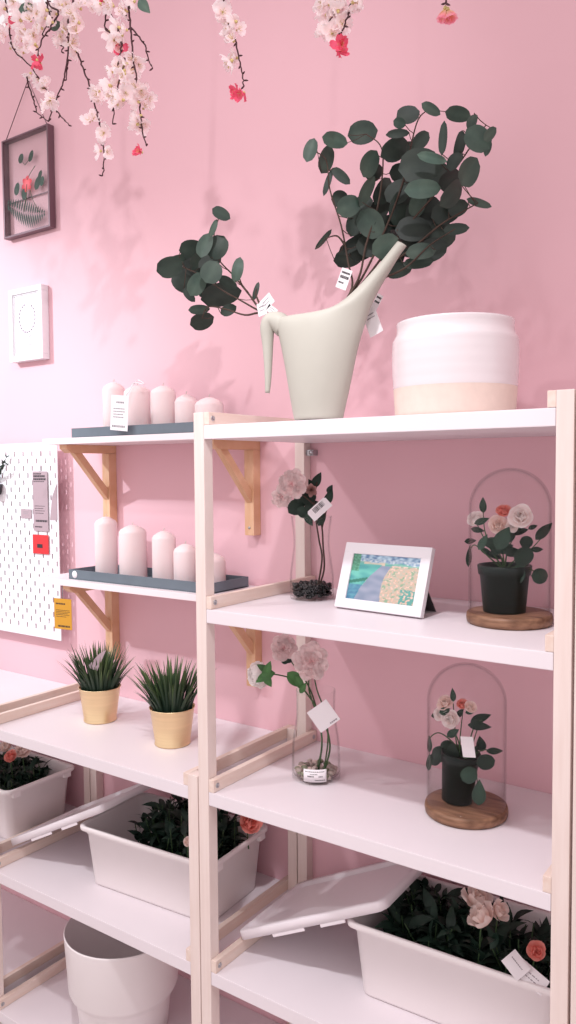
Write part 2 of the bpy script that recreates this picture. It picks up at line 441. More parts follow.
t1 = px_card('price_label', 32.5, 471.5, 48.5, 531.5, yt, M_paperg, 'tall mauve grey price label on the pegboard', 'label',
        lines=[(-.45, .1, .46, .02), (-.45, .35, .42, .035), (-.45, .4, .37, .035), (-.45, .3, .33, .012), (-.4, .3, -.08, .01), (-.4, .2, -.12, .01), (-.4, .3, -.16, .01), (-.4, .2, -.20, .01), (-.35, .45, -.33, .035), (-.4, .1, -.43, .02)])
m = MB(); m.tube([at(40, 443, yt), at(40, 472, yt)], .0008, 5); P('hanging_thread', m, M_inkg, t1)
t2 = px_card('price_tag', 32.7, 534.3, 48.8, 554.5, yt, M_red, 'small red square tag below the mauve label on the pegboard', 'tag')
a = at(40, 546, yt-.0006); m = MB(); m.box((a.x-.014, a.y-.0004, a.z-.006), (a.x+.012, a.y+.0002, a.z+.006)); P('dark_print', m, M_ink, t2)
a, b_, c_ = at(50, 520, YP-.0015), at(57, 520, YP-.0015), at(56.5, 484, YP-.0015)
q = [a, b_, c_, at(52, 497, YP-.0015)]
m = MB(); m.loft([q, [p+Vector((0, .001, 0)) for p in q]])
tag(recenter(P('paper_sheet', m, M_paperg)), 'pointed grey paper scrap on the pegboard right of the tall label', 'paper')
px_card('paper_note', 21, 509, 31.5, 518.5, YP-.002, M_paperg, 'small grey note on the pegboard left of the tall label', 'paper', lines=[(-.3, .3, .2, .06), (-.3, .2, 0, .06)], ink=M_inkg)
a = at(63, 614, .216); yl = T('price_tag', 'yellow price tag hanging under the left end of the lower wall shelf', 'tag', a)
ca = card('tag_card', a, (1, .12, 0), (.03, 0, 1), .066, .088, M_yel, yl, [(-.4, .15, .33, .05), (-.4, .4, .12, .018), (-.4, .4, .07, .018), (-.4, .3, .02, .018), (-.4, .38, -.03, .018), (-.4, .2, -.09, .018), (-.3, .4, -.4, .06)], ink=M_stem)
m = MB(); m.tube([a+Vector((0, 0, .044)), Vector((a.x, .216, ZL-.017))], .0012, 6); P('hook', m, M_steel, yl)

# ------------------------------------------------------------------ leaves & petals
def leaf(m, c, ax, nrm, L, Wd, shape='round', curl=.12, fold=.15, nu=8, nv=4, bright=1.0, tip=None):
    """leaf blade centred at c, long axis ax, facing nrm"""
    ax = Vector(ax).normalized(); nrm = Vector(nrm); nrm = nrm-ax*nrm.dot(ax)
    nrm = nrm.normalized() if nrm.length > 1e-5 else ax.orthogonal().normalized(); sd = ax.cross(nrm)
    rows = []; m.smooth = True; old = m.col; c = Vector(c); ids = []
    for i in range(nu+1):
        u = i/nu
        if shape == 'round': w = math.sqrt(max(0, 1-(2*u-1)**2))*(1.0-.12*u)
        elif shape == 'point': w = (math.sin(PI*u**.75))**.9
        else: w = math.sin(PI*min(1, u*.93+.07))*(1-.5*u)
        w = max(w, .05 if 0 < i < nu else .03)
        row = []
        for j in range(nv+1):
            v = 2*j/nv-1
            p = c+ax*((u-.5)*L)+sd*(v*w*Wd/2)+nrm*(-curl*L*((u-.5)*2)**2*.5+fold*abs(v)*w*Wd*.5)
            g = bright*(1.22 if abs(v) < .01 else 1)
            m.col = (g, g, g); row.append(m.vert(p))
        ids.append(row)
    for i in range(nu):
        for j in range(nv): m.face((ids[i][j], ids[i][j+1], ids[i+1][j+1], ids[i+1][j]))
    m.col = old
def petal(m, base, ax, nrm, L, Wd, cup=.3, ruf=0, notch=0, nu=5, nv=6, c0=(1, 1, 1), c1=(1, 1, 1), rnd=random):
    """petal starting at base, growing along ax, cupped toward nrm"""
    ax = Vector(ax).normalized(); nrm = Vector(nrm); nrm = nrm-ax*nrm.dot(ax)
    nrm = nrm.normalized() if nrm.length > 1e-5 else ax.orthogonal().normalized(); sd = ax.cross(nrm); base = Vector(base)
    ph = rnd.uniform(0, 6.28); ids = []; m.smooth = True; old = m.col
    for i in range(nu+1):
        u = i/nu; w = (.22+.78*math.sin(min(1, u*1.15)*PI*.62)) if u < 1 else .80
        row = []
        for j in range(nv+1):
            v = 2*j/nv-1
            uu = u*(1-.18*abs(v)**2.2*u) - (notch*max(0, 1-abs(v)*4)*u**4)
            rr = ruf*u*u*L*math.sin(v*9+ph)*.5 + ruf*.35*L*u**3*rnd.uniform(-1, 1)
            p = base+ax*(L*uu*math.cos(cup*.6*u))+sd*(v*w*Wd/2)+nrm*(cup*L*u*u*.6+cup*Wd*.35*v*v*u+rr)
            m.col = tuple(c0[k]*(1-u)+c1[k]*u for k in range(3)); row.append(m.vert(p))
        ids.append(row)
    for i in range(nu):
        for j in range(nv): m.face((ids[i][j], ids[i][j+1], ids[i+1][j+1], ids[i+1][j]))
    m.col = old
def frame_of(n):
    n = Vector(n).normalized(); a = n.orthogonal().normalized(); return a, n.cross(a), n
def flower_layers(m, c, n, layers, rnd, c0=(1, 1, 1), c1=(1, 1, 1)):
    """layers: (count, length, width, tilt(0 flat..1 upright), cup, ruffle)"""
    a, b, n = frame_of(n); c = Vector(c)
    for li, (k, L, Wd, tilt, cup, ruf) in enumerate(layers):
        ph = rnd.uniform(0, 6.28)
        for i in range(k):
            th = ph+2*PI*i/k+rnd.uniform(-.15, .15); rad = a*math.cos(th)+b*math.sin(th)
            t = tilt+rnd.uniform(-.07, .07)
            ax = rad*math.cos(t*PI/2)+n*math.sin(t*PI/2); nr = n*math.cos(t*PI/2)-rad*math.sin(t*PI/2)
            petal(m, c+rad*.06*L, ax, nr, L*rnd.uniform(.9, 1.08), Wd, cup, ruf, c0=c0, c1=c1, rnd=rnd)
def cam_n(p, jit=.35, rnd=random):
    n = (CAM-Vector(p)).normalized()
    return (n+Vector((rnd.uniform(-jit, jit), rnd.uniform(-jit, jit), rnd.uniform(-jit, jit)))).normalized()
def ang_ax(deg): return _r*math.cos(math.radians(deg))+UP*math.sin(math.radians(deg))
def mpp(p): return (Vector(p)-CAM).dot(FW)/FPX      # metres per photo pixel at that point

# ------------------------------------------------------------------ watering can
def watering_can():
    C0 = Vector((.275, .057, ZS[0])); dr = Vector((.95, .31, 0)).normalized(); nn = Vector((-dr.y, dr.x, 0))
    def pp(u, v):      # photo pixel onto the can's own upright plane
        d = FW+(u-288)/FPX*RT-(v-512)/FPX*UP; t = (C0-CAM).dot(nn)/d.dot(nn); return CAM+d*t
    r = T('watering_can', 'sage green watering can with long upward spout beside the cream pot', 'watering can', C0)
    # silhouette pairs (left, right) from the base to the spout tip, with thickness
    prs = [((295, 419.8), (342.5, 418.8), .094), ((294.8, 419.2), (342.7, 418.2), .0945), ((294, 415), (343.5, 414), .095), ((291, 400), (347, 399), .100), ((287, 375), (352.5, 374), .104), ((282.5, 350), (357.5, 348), .104),
           ((277.5, 330), (362, 334), .100), ((276, 319.5), (365.5, 323), .094), ((285, 317.3), (368, 315), .086), ((300, 318.3), (371, 306), .078),
           ((315, 317.5), (374.5, 298), .068), ((330, 311.5), (379.5, 288.5), .056), ((343, 302.5), (385, 279), .045), ((356, 290), (390, 271), .037),
           ((370, 275), (395, 263), .030), ((383, 260), (400, 254.5), .024), ((393, 247), (404, 249.5), .020), ((397.5, 241.5), (406.5, 246), .0185)]
    m = MB(); rings = []; n = 32; m.smooth = True
    def fix(q):
        return Vector((q.x, q.y, max(q.z, ZS[0]+.0003)))
    for k, (a, b, th) in enumerate(prs):
        A, B = fix(pp(*a)), fix(pp(*b)); c = (A+B)/2; h = (B-A)/2
        if k == 0: A.z = B.z = ZS[0]+.0004; c = (A+B)/2; h = (B-A)/2
        rings.append([c+h*math.cos(2*PI*i/n)+nn*(th/2*math.sin(2*PI*i/n)) for i in range(n)])
    base = [[m.vert(p) for p in rg] for rg in rings]
    for k in range(len(base)-1):
        for i in range(n):
            j = (i+1) % n
            # the filling hole: leave out the strip on the upper left between handle and spout
            if 8 <= k <= 10 and i in (14, 15, 16, 17): continue
            m.face((base[k][i], base[k][j], base[k+1][j], base[k+1][i]))
    m.face(base[0][::-1])
    o = P('body', m, M_sage, r)
    sub = o.modifiers.new('s', 'SUBSURF'); sub.levels = sub.render_levels = 1
    sd = o.modifiers.new('t', 'SOLIDIFY'); sd.thickness = .0022; sd.offset = -1
    m = MB()
    pts = [(285, 328), (278, 322), (270.5, 321), (267.5, 329), (267.8, 345), (268.2, 365), (268, 382), (267.5, 393)]
    rad = [11, 10.5, 8.5, 7.6, 5.6, 4.2, 3.2, 2.4]
    pth = bez([pp(*q) for q in pts], 4); rr = []
    for k in range(len(pth)):
        t = k/4; i = min(int(t), len(rad)-2); rr.append((rad[i]+(rad[i+1]-rad[i])*(t-i))*.00194)
    m.tube(pth, rr, 14); P('handle', m, M_sage, r)
    return pp
PPCAN = watering_can()

# ------------------------------------------------------------------ eucalyptus
def eucalyptus(label, loc, stems, leaves, y0, spread, seed, tags):
    rnd = random.Random(seed)
    r = T('eucalyptus_branch', label, 'artificial branch', loc, 'artificial eucalyptus branches')
    m = MB()
    for st in stems:
        pts = bez([at(u, v, y) if not isinstance(u, Vector) else u for (u, v, y) in st], 5); n = len(pts)
        m.tube(pts, [.0026-.0016*i/(n-1) for i in range(n)], 6)
    P('stems', m, M_stem, r)
    sk = [p for st in stems for p in bez([at(u, v, y) for (u, v, y) in st], 8)]
    m = MB(); t = MB()
    for (u, v, a, b, ang, br) in leaves:
        y = y0+rnd.uniform(-spread, spread)
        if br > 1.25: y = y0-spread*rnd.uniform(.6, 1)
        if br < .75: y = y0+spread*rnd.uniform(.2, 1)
        p = at(u, v, y); s = mpp(p); ax = ang_ax(ang)
        n = cam_n(p, .5 if b > 5 else .2, rnd)
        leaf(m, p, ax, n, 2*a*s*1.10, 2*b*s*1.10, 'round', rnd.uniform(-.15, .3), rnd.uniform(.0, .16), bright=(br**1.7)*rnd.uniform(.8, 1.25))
        # short petiole to the nearest stem
        e = min((p-ax*a*s, p+ax*a*s), key=lambda q: min((q-k).length for k in sk))
        q = min(sk, key=lambda k: (k-e).length)
        t.tube([e, (e+q)/2+Vector((0, 0, -.002)), q], .0008, 4)
    P('leaves', m, M_leaf, r); P('leaf_stalks', t, M_stem, r)['kind'] = 'stuff'
    for fn in tags: fn(r)
    return r
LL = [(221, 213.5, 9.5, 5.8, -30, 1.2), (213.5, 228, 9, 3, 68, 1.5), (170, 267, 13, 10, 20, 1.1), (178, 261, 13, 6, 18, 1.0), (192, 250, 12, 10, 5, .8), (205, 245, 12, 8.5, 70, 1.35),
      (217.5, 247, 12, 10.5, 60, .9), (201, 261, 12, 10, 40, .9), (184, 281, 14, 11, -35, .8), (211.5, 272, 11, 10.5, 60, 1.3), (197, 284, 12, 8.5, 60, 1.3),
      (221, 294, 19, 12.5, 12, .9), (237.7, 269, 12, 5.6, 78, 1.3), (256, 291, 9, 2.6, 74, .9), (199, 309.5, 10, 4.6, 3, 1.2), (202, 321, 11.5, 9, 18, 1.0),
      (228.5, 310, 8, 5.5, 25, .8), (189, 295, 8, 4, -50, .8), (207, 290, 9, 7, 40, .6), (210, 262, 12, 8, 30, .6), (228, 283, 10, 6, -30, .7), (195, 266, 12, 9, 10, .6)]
yb = .12
eucalyptus('smaller eucalyptus branch leaning left over the watering can handle', PPCAN(285, 319),
    [[(292, 322, .095), (263, 311, .10), (248, 293, .11), (233, 275, .12), (218, 258, .13), (214, 235, .13), (220, 215, .13)],
     [(292, 322, .095), (262, 312, .10), (240, 300, .11), (222, 290, .12), (200, 275, .12), (178, 265, .12)],
     [(292, 322, .095), (262, 313, .09), (245, 315, .10), (225, 309, .11), (208, 307, .11), (202, 318, .11)],
     [(263, 311, .10), (256, 295, .11), (257, 288, .11)], [(248, 293, .11), (241, 283, .11), (238, 270, .11)]],
    LL, yb, .05, 3, [])
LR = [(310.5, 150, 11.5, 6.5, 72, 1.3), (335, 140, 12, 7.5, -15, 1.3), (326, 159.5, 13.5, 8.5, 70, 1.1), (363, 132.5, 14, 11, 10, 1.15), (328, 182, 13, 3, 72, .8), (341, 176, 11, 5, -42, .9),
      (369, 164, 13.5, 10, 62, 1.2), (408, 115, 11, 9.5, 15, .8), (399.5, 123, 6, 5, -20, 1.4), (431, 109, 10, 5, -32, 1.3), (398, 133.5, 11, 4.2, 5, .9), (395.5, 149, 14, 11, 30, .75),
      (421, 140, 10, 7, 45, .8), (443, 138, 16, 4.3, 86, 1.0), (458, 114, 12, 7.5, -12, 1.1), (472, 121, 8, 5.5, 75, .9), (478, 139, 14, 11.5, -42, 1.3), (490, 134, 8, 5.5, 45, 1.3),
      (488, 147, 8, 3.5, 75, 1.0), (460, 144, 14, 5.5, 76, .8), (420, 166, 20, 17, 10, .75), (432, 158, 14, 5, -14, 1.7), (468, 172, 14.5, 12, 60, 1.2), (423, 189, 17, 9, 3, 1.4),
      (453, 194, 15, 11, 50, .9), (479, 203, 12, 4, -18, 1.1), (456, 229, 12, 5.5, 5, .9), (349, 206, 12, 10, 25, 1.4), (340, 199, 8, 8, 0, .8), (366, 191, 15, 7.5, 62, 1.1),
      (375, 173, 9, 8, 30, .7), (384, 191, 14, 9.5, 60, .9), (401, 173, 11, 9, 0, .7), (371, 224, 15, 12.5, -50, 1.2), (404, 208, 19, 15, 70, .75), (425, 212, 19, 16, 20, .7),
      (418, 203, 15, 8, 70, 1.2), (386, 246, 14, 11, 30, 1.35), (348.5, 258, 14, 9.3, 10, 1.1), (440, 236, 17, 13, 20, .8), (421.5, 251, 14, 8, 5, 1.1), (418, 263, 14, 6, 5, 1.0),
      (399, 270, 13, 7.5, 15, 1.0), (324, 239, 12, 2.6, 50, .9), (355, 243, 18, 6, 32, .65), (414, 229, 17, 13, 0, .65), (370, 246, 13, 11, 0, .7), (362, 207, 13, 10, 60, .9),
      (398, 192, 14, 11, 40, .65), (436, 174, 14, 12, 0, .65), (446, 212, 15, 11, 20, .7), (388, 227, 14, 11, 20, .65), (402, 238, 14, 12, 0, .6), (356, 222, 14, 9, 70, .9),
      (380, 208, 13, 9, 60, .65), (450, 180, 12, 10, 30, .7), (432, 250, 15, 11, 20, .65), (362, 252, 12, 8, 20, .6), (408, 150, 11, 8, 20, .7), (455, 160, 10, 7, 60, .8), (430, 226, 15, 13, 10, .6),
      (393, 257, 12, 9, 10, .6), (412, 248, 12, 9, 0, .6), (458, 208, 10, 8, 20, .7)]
def tagR1(r):
    c = at(344, 279, .135); card('price_tag', c, (.88, 0, -.40), (.40, 0, .88), .026, .040, M_paper, r, [(-.4, .4, .3, .10), (-.4, .4, .08, .14), (-.4, .1, -.2, .08)])
def tagR2(r):
    c = at(371, 318, .12); o = card('price_tag', c, (.88, 0, .35), (-.35, 0, .95), .030, .070, M_paper, r, [(-.3, .3, .1, .03), (-.3, .3, 0, .03)], cut=.006, ink=M_inkg); o['label'] = 'long white tag hanging behind the spout'
    c = at(377, 302, .125); card('price_tag', c, (.8, 0, -.5), (.5, 0, .8), .014, .030, M_paper, r, [(-.4, .4, .3, .12), (-.4, .4, 0, .12)])
sR = (335, 316, .095)
eucalyptus('large bushy eucalyptus branch rising behind the watering can spout', PPCAN(322, 316),
    [[sR, (352, 288, .14), (348, 262, .16), (341, 225, .17), (330, 190, .17), (326, 160, .17), (312, 150, .17)],
     [sR, (358, 280, .15), (366, 245, .17), (378, 205, .18), (383, 165, .18), (380, 145, .18), (366, 134, .18)],
     [sR, (362, 278, .16), (385, 230, .18), (402, 185, .19), (410, 150, .19), (418, 120, .19), (430, 108, .19)],
     [sR, (365, 280, .16), (395, 240, .18), (430, 200, .2), (458, 165, .2), (475, 140, .2), (486, 125, .2)],
     [sR, (368, 280, .16), (410, 250, .18), (440, 225, .2), (462, 212, .2), (478, 203, .2)],
     [(345, 245, .165), (337, 236, .17), (326, 238, .17)], [sR, (375, 283, .16), (405, 268, .16), (430, 245, .18), (455, 229, .18)]],
    LR, .175, .055, 4, [tagR1, tagR2])
# tag cluster tied on the left branch, over the handle
def small_tag_cluster():
    r = [o for o in COL.objects if o.name == 'eucalyptus_branch'][0]
    for (u, v, ex, w, h) in ((267, 302, (.7, 0, .5), .030, .024), (262, 309, (.9, 0, .2), .022, .026), (272, 310, (.7, 0, -.5), .026, .014)):
        c = at(u, v, .055); card('price_tag', c, ex, (-ex[2], 0, ex[0]), w, h, M_paper, r, [(-.3, .3, .2, .1), (-.3, .2, -.1, .08)], ink=M_inkg)
small_tag_cluster()

# ------------------------------------------------------------------ cream plant pot
def big_pot():
    C0 = Vector((.514, .161, ZS[0])); r = T('plant_pot', 'large cream glazed ceramic pot with beige unglazed foot on top shelf', 'pot', C0)
    z0 = ZS[0]+.0003
    def rad(z):
        h = z-z0
        base = .1125+.0055*math.sin(min(1, h/.15)*PI*.55)
        return base
    lo = [(0, z0), (.108, z0), (.1115, z0+.003)]+[(.1115+.0030*(k/8), z0+.003+k/8*.053) for k in range(1, 9)]
    m = MB(); m.lathe(lo, 64, (C0.x, C0.y, 0)); P('unglazed_foot', m, M_clay, r)
    up = [(.1146, z0+.0555)]+[(.1148+.0025*math.sin(k/14*PI*.8)+.00025*math.sin(k*1.9), z0+.057+k/14*.085) for k in range(15)]
    up += [(.1150, z0+.146), (.1105, z0+.154), (.1085, z0+.160), (.1080, z0+.169), (.1090, z0+.175), (.1082, z0+.178), (.1060, z0+.177), (.1045, z0+.170), (.1055, z0+.155), (.111, z0+.14), (.110, z0+.06), (.107, z0+.01), (0, z0+.008)]
    m = MB(); m.lathe(up, 64, (C0.x, C0.y, 0)); P('glazed_body', m, M_glaze, r)
big_pot()

# ------------------------------------------------------------------ vases
def spl(prof, n=5):
    return [(p.x, p.y) for p in bez([Vector((a, b, 0)) for a, b in prof], n)]
def vase(C0, prof, label, wall=.0022):
    r = T('glass_vase', label, 'vase', C0, 'clear glass vases')
    out = spl(prof); z0 = C0.z+.0004
    inn = [(max(x-wall, .001), z+.0) for x, z in out if z > .006][::-1]
    pr = [(0, z0)]+[(x, z0+z) for x, z in out]+[(x, z0+z) for x, z in inn]+[(0, z0+.006)]
    m = MB(); m.lathe(pr, 48, (C0.x, C0.y, 0)); P('glass_body', m, M_glass, r); return r
V1 = Vector((.137, .238, ZS[1])); V2 = Vector((.170, .201, ZS[2]))
vase(V1, [(.046, 0), (.0492, .004), (.0500, .03), (.0495, .055), (.0455, .085), (.0415, .115), (.0412, .14), (.0445, .170), (.0465, .186)], 'clear waisted glass vase with black gravel on the second shelf')
v2 = vase(V2, [(.050, 0), (.0535, .004), (.0535, .05), (.0515, .085), (.0455, .125), (.0430, .15), (.0435, .185), (.0440, .196)], 'clear glass vase with pebbles and a white label on the third shelf')
def pebbles(C0, R_, h, n, size, mt, label, name, seed, colf=None):
    rnd = random.Random(seed); m = MB()
    for k in range(n):
        a = rnd.uniform(0, 6.283); q = R_*math.sqrt(rnd.random()); z = rnd.uniform(size*.8, h)
        if colf: m.col = colf(rnd)
        s = size*rnd.uniform(.7, 1.2)
        q = min(q, R_-s*.6)
        m.ball((C0.x+q*math.cos(a), C0.y+q*math.sin(a), C0.z+.0068+max(0, z-size*.5)), s, (rnd.uniform(.8, 1.2), rnd.uniform(.8, 1.2), rnd.uniform(.6, .9)), 6)
    o = recenter(P(name, m, mt)); tag(o, label, name); o['kind'] = 'stuff'
pebbles(V1, .044, .030, 430, .0046, M_gravel, 'black gravel filling the bottom of the upper vase', 'gravel', 1)
def pebcol(rnd):
    g = rnd.choice(((1, 1, 1), (.75, .72, .7), (1.35, 1.3, 1.3), (.45, .42, .4), (.4, .5, .35))); return g
pebbles(V2, .046, .020, 110, .0078, M_pebble, 'pale mixed pebbles in the bottom of the lower vase', 'pebbles', 2, pebcol)
a = at(314, 776, .148)
# curved paper label on the lower vase
m = MB(); rad = .0539; th0 = math.atan2(CAM.y-V2.y, CAM.x-V2.x)
rows = [[Vector((V2.x+rad*math.cos(th0-.05+t), V2.y+rad*math.sin(th0-.05+t), V2.z+z)) for t in [(-.48+.96*k/12) for k in range(13)]] for z in (.008, .036)]
m.smooth = True; m.grid(rows); lb = P('paper_label', m, M_paper, v2); sd = lb.modifiers.new('t', 'SOLIDIFY'); sd.thickness = .0003; sd.offset = 0
m = MB(); rnd = random.Random(9); rad = .0543
for z, h, t0_, t1_ in ((.030, .0018, -.40, .40), (.0245, .0016, -.2, .1), (.019, .003, -.3, -.05), (.019, .0024, .15, .32), (.0115, .0018, .0, .42)):
    t = t0_
    while t < t1_:
        dt = rnd.uniform(.02, .05)
        q = [Vector((V2.x+rad*math.cos(th0-.05+s), V2.y+rad*math.sin(th0-.05+s), V2.z+zz)) for s, zz in ((t, z), (t+dt, z), (t+dt, z+h), (t, z+h))]
        m.face([m.vert(x) for x in q]); t += dt+.02
P('printed_text', m, M_ink, lb)

def carnation(m, c, n, R_, rnd, c0=(1, .80, .82), c1=(1, 1, 1)):
    flower_layers(m, c, n, [(8, R_, R_*.8, .0, .1, .26), (8, R_*.86, R_*.72, .12, .05, .32), (7, R_*.72, R_*.62, .22, 0, .38), (6, R_*.58, R_*.5, .34, -.05, .42), (5, R_*.46, R_*.42, .5, -.1, .45), (3, R_*.36, R_*.34, .7, 0, .45)], rnd, c0, c1)
def rose(m, c, n, R_, rnd, c0=(1, .86, .82), c1=(1, 1, 1), openness=1):
    flower_layers(m, c, n, [(5, R_*1.0, R_*1.15, .22/openness, .35, .05), (5, R_*.92, R_*1.05, .45, .5, .05), (5, R_*.8, R_*.85, .62, .6, .05), (4, R_*.66, R_*.6, .8, .6, .04), (3, R_*.5, R_*.4, .95, .5, .03)], rnd, c0, c1)
def stem_path(m, pts, r0=.0022, r1=.0015, n=5, k=6):
    p = bez(pts, n); m.tube(p, [r0+(r1-r0)*i/(len(p)-1) for i in range(len(p))], k)

def flowers1():
    rnd = random.Random(11); r = T('artificial_flower', 'pink carnation spray with dark leaves and barcode tag in the upper vase', 'artificial flower', V1+Vector((0, 0, .01)), 'artificial flowers in vases')
    yv = V1.y; m = MB()
    base = Vector((V1.x+.012, V1.y, V1.z+.012))
    top = at(322, 528, yv); up2 = at(318, 510, yv-.01)
    stem_path(m, [base, at(324, 570, yv), at(323, 545, yv), top, up2, at(305, 497, yv-.02), at(292, 490, yv-.06)])
    stem_path(m, [base, at(322, 560, yv+.004), at(319, 540, yv), at(316, 520, yv), at(314, 500, yv), at(317, 482, yv)])
    stem_path(m, [top, at(327, 508, yv), at(330, 496, yv)], .0018, .001)
    P('stems', m, M_stem, r)
    for (u, v, R_, dy) in ((292, 484, 15, -.07), (282, 497, 10.5, -.075)):
        c = at(u, v, yv+dy); s = mpp(c); m = MB(); carnation(m, c, (CAM-c).normalized()+Vector((-.2, 0, .1)), R_*s, rnd)
        P('carnation', m, M_carn, r)
    m = MB()
    for (u, v, a, b_, ang, br) in ((317, 480, 9, 4.5, 62, 1), (297, 506, 11, 8, 40, .9), (308, 496, 9, 8, 100, .8), (305, 513, 9, 6, -30, 1), (312, 485, 7, 4, 120, 1), (329, 497, 9, 4.5, 65, 1),
                                   (330, 489, 5, 3, 60, 1.2), (322, 519, 8, 4, 60, .9), (300, 495, 8, 6, 70, .8), (309, 520, 7, 4, -60, 1.1), (313, 506, 9, 7, 20, .7), (303, 500, 8, 7, 0, .8)):
        p = at(u, v, yv+rnd.uniform(-.015, .015)); s = mpp(p); leaf(m, p, ang_ax(ang), cam_n(p, .3, rnd), 2*a*s, 2*b_*s, 'point', .15, .1, bright=br)
    P('leaves', m, M_dleaf, r)
    m = MB(); c = at(311, 490, yv-.012); s = mpp(c); flower_layers(m, c, (CAM-c).normalized(), [(6, 8*s, 5*s, .4, .2, .2), (5, 6*s, 4*s, .7, .2, .2)], rnd, (.35, .25, .22), (.6, .42, .4)); P('faded_bud', m, M_carn, r)
    c = at(319.5, 509, yv-.055); ax = ang_ax(42)
    o = card('price_tag', c, ax, ang_ax(132), .052, .026, M_paper, r, [], bars=(-.25, .30, -.05, .38), cut=.004)
flowers1()
def flowers2():
    rnd = random.Random(12); yv = V2.y
    r = T('artificial_flower', 'bunch of pale carnations and a white rose with diamond tag in the lower vase', 'artificial flower', V2+Vector((0, 0, .01)), 'artificial flowers in vases')
    m = MB(); b1 = V2+Vector((.006, 0, .012)); b2 = V2+Vector((.02, 0, .012)); b3 = V2+Vector((-.002, .005, .012))
    stem_path(m, [b1, at(322, 740, yv), at(317, 715, yv), at(309, 690, yv), at(310, 668, yv-.01)])
    stem_path(m, [b2, at(330, 745, yv), at(321, 715, yv), at(304, 690, yv), at(292, 679, yv), at(279, 675, yv-.01), at(270, 674, yv-.02)])
    stem_path(m, [b3, at(322, 745, yv+.01), at(318, 715, yv+.01), at(308, 685, yv+.015), at(290, 660, yv+.015)])
    stem_path(m, [b2, at(328, 738, yv+.01), at(324, 710, yv), at(317, 690, yv), at(313, 670, yv)], .0018, .0014)
    P('stems', m, M_gstem, r)
    for (u, v, R_, dy) in ((311, 661, 18, -.06), (284, 648, 13, -.02)):
        c = at(u, v, yv+dy); s = mpp(c); m = MB(); carnation(m, c, (CAM-c).normalized()+Vector((0, 0, .1)), R_*s*1.05, rnd)
        P('carnation', m, M_carn, r)
    c = at(262, 674, yv-.02); s = mpp(c); m = MB(); n = -ang_ax(5)*.8+(CAM-c).normalized()*.45
    flower_layers(m, c+ang_ax(5)*3*s, n, [(6, 15*s, 18*s, .05, .5, .06), (6, 17*s, 18*s, .3, .6, .06), (6, 17*s, 17*s, .5, .7, .05), (5, 16*s, 14*s, .68, .7, .05), (5, 14*s, 10*s, .85, .6, .05)], rnd, (.95, .93, .9), (1, 1, 1))
    P('white_rose', m, M_wrose, r)
    m = MB()
    for (u, v, a, b_, ang) in ((263, 668, 7, 3.6, 150), (262, 678, 8, 4, 215), (268, 668, 7, 4, 70), (268, 681, 7, 4, -60), (268, 674, 7, 6, 10)):
        p = at(u, v, yv-.052); leaf(m, p, ang_ax(ang), cam_n(p, .15, rnd), 2*a*s, 2*b_*s, 'point', .25, .12, bright=rnd.uniform(.6, 1.1))
    for (u, v, a, b_, ang) in ((296, 680, 11, 6.5, -42), (300, 684, 9, 4, -60), (303, 688, 6, 3, 60)):
        p = at(u, v, yv-.02); leaf(m, p, ang_ax(ang), cam_n(p, .2, rnd), 2*a*s, 2*b_*s, 'point', .15, .15)
    P('leaves', m, M_gleaf, r)
    m = MB()
    for (u, v, a, b_, ang) in ((289, 657, 7, 5, 60), (286, 661, 5, 3, 10)):
        p = at(u, v, yv-.0); leaf(m, p, ang_ax(ang), cam_n(p, .2, rnd), 2*a*s, 2*b_*s, 'point', .15, .15)
    P('dark_sepals', m, M_dleaf, r)
    c = at(323.5, 716, yv-.06)
    o = card('price_tag', c, ang_ax(35), ang_ax(125), .050, .052, M_paper, r, [(.05, .42, -.40, .06)], cut=.0, ink=M_inkg)
flowers2()

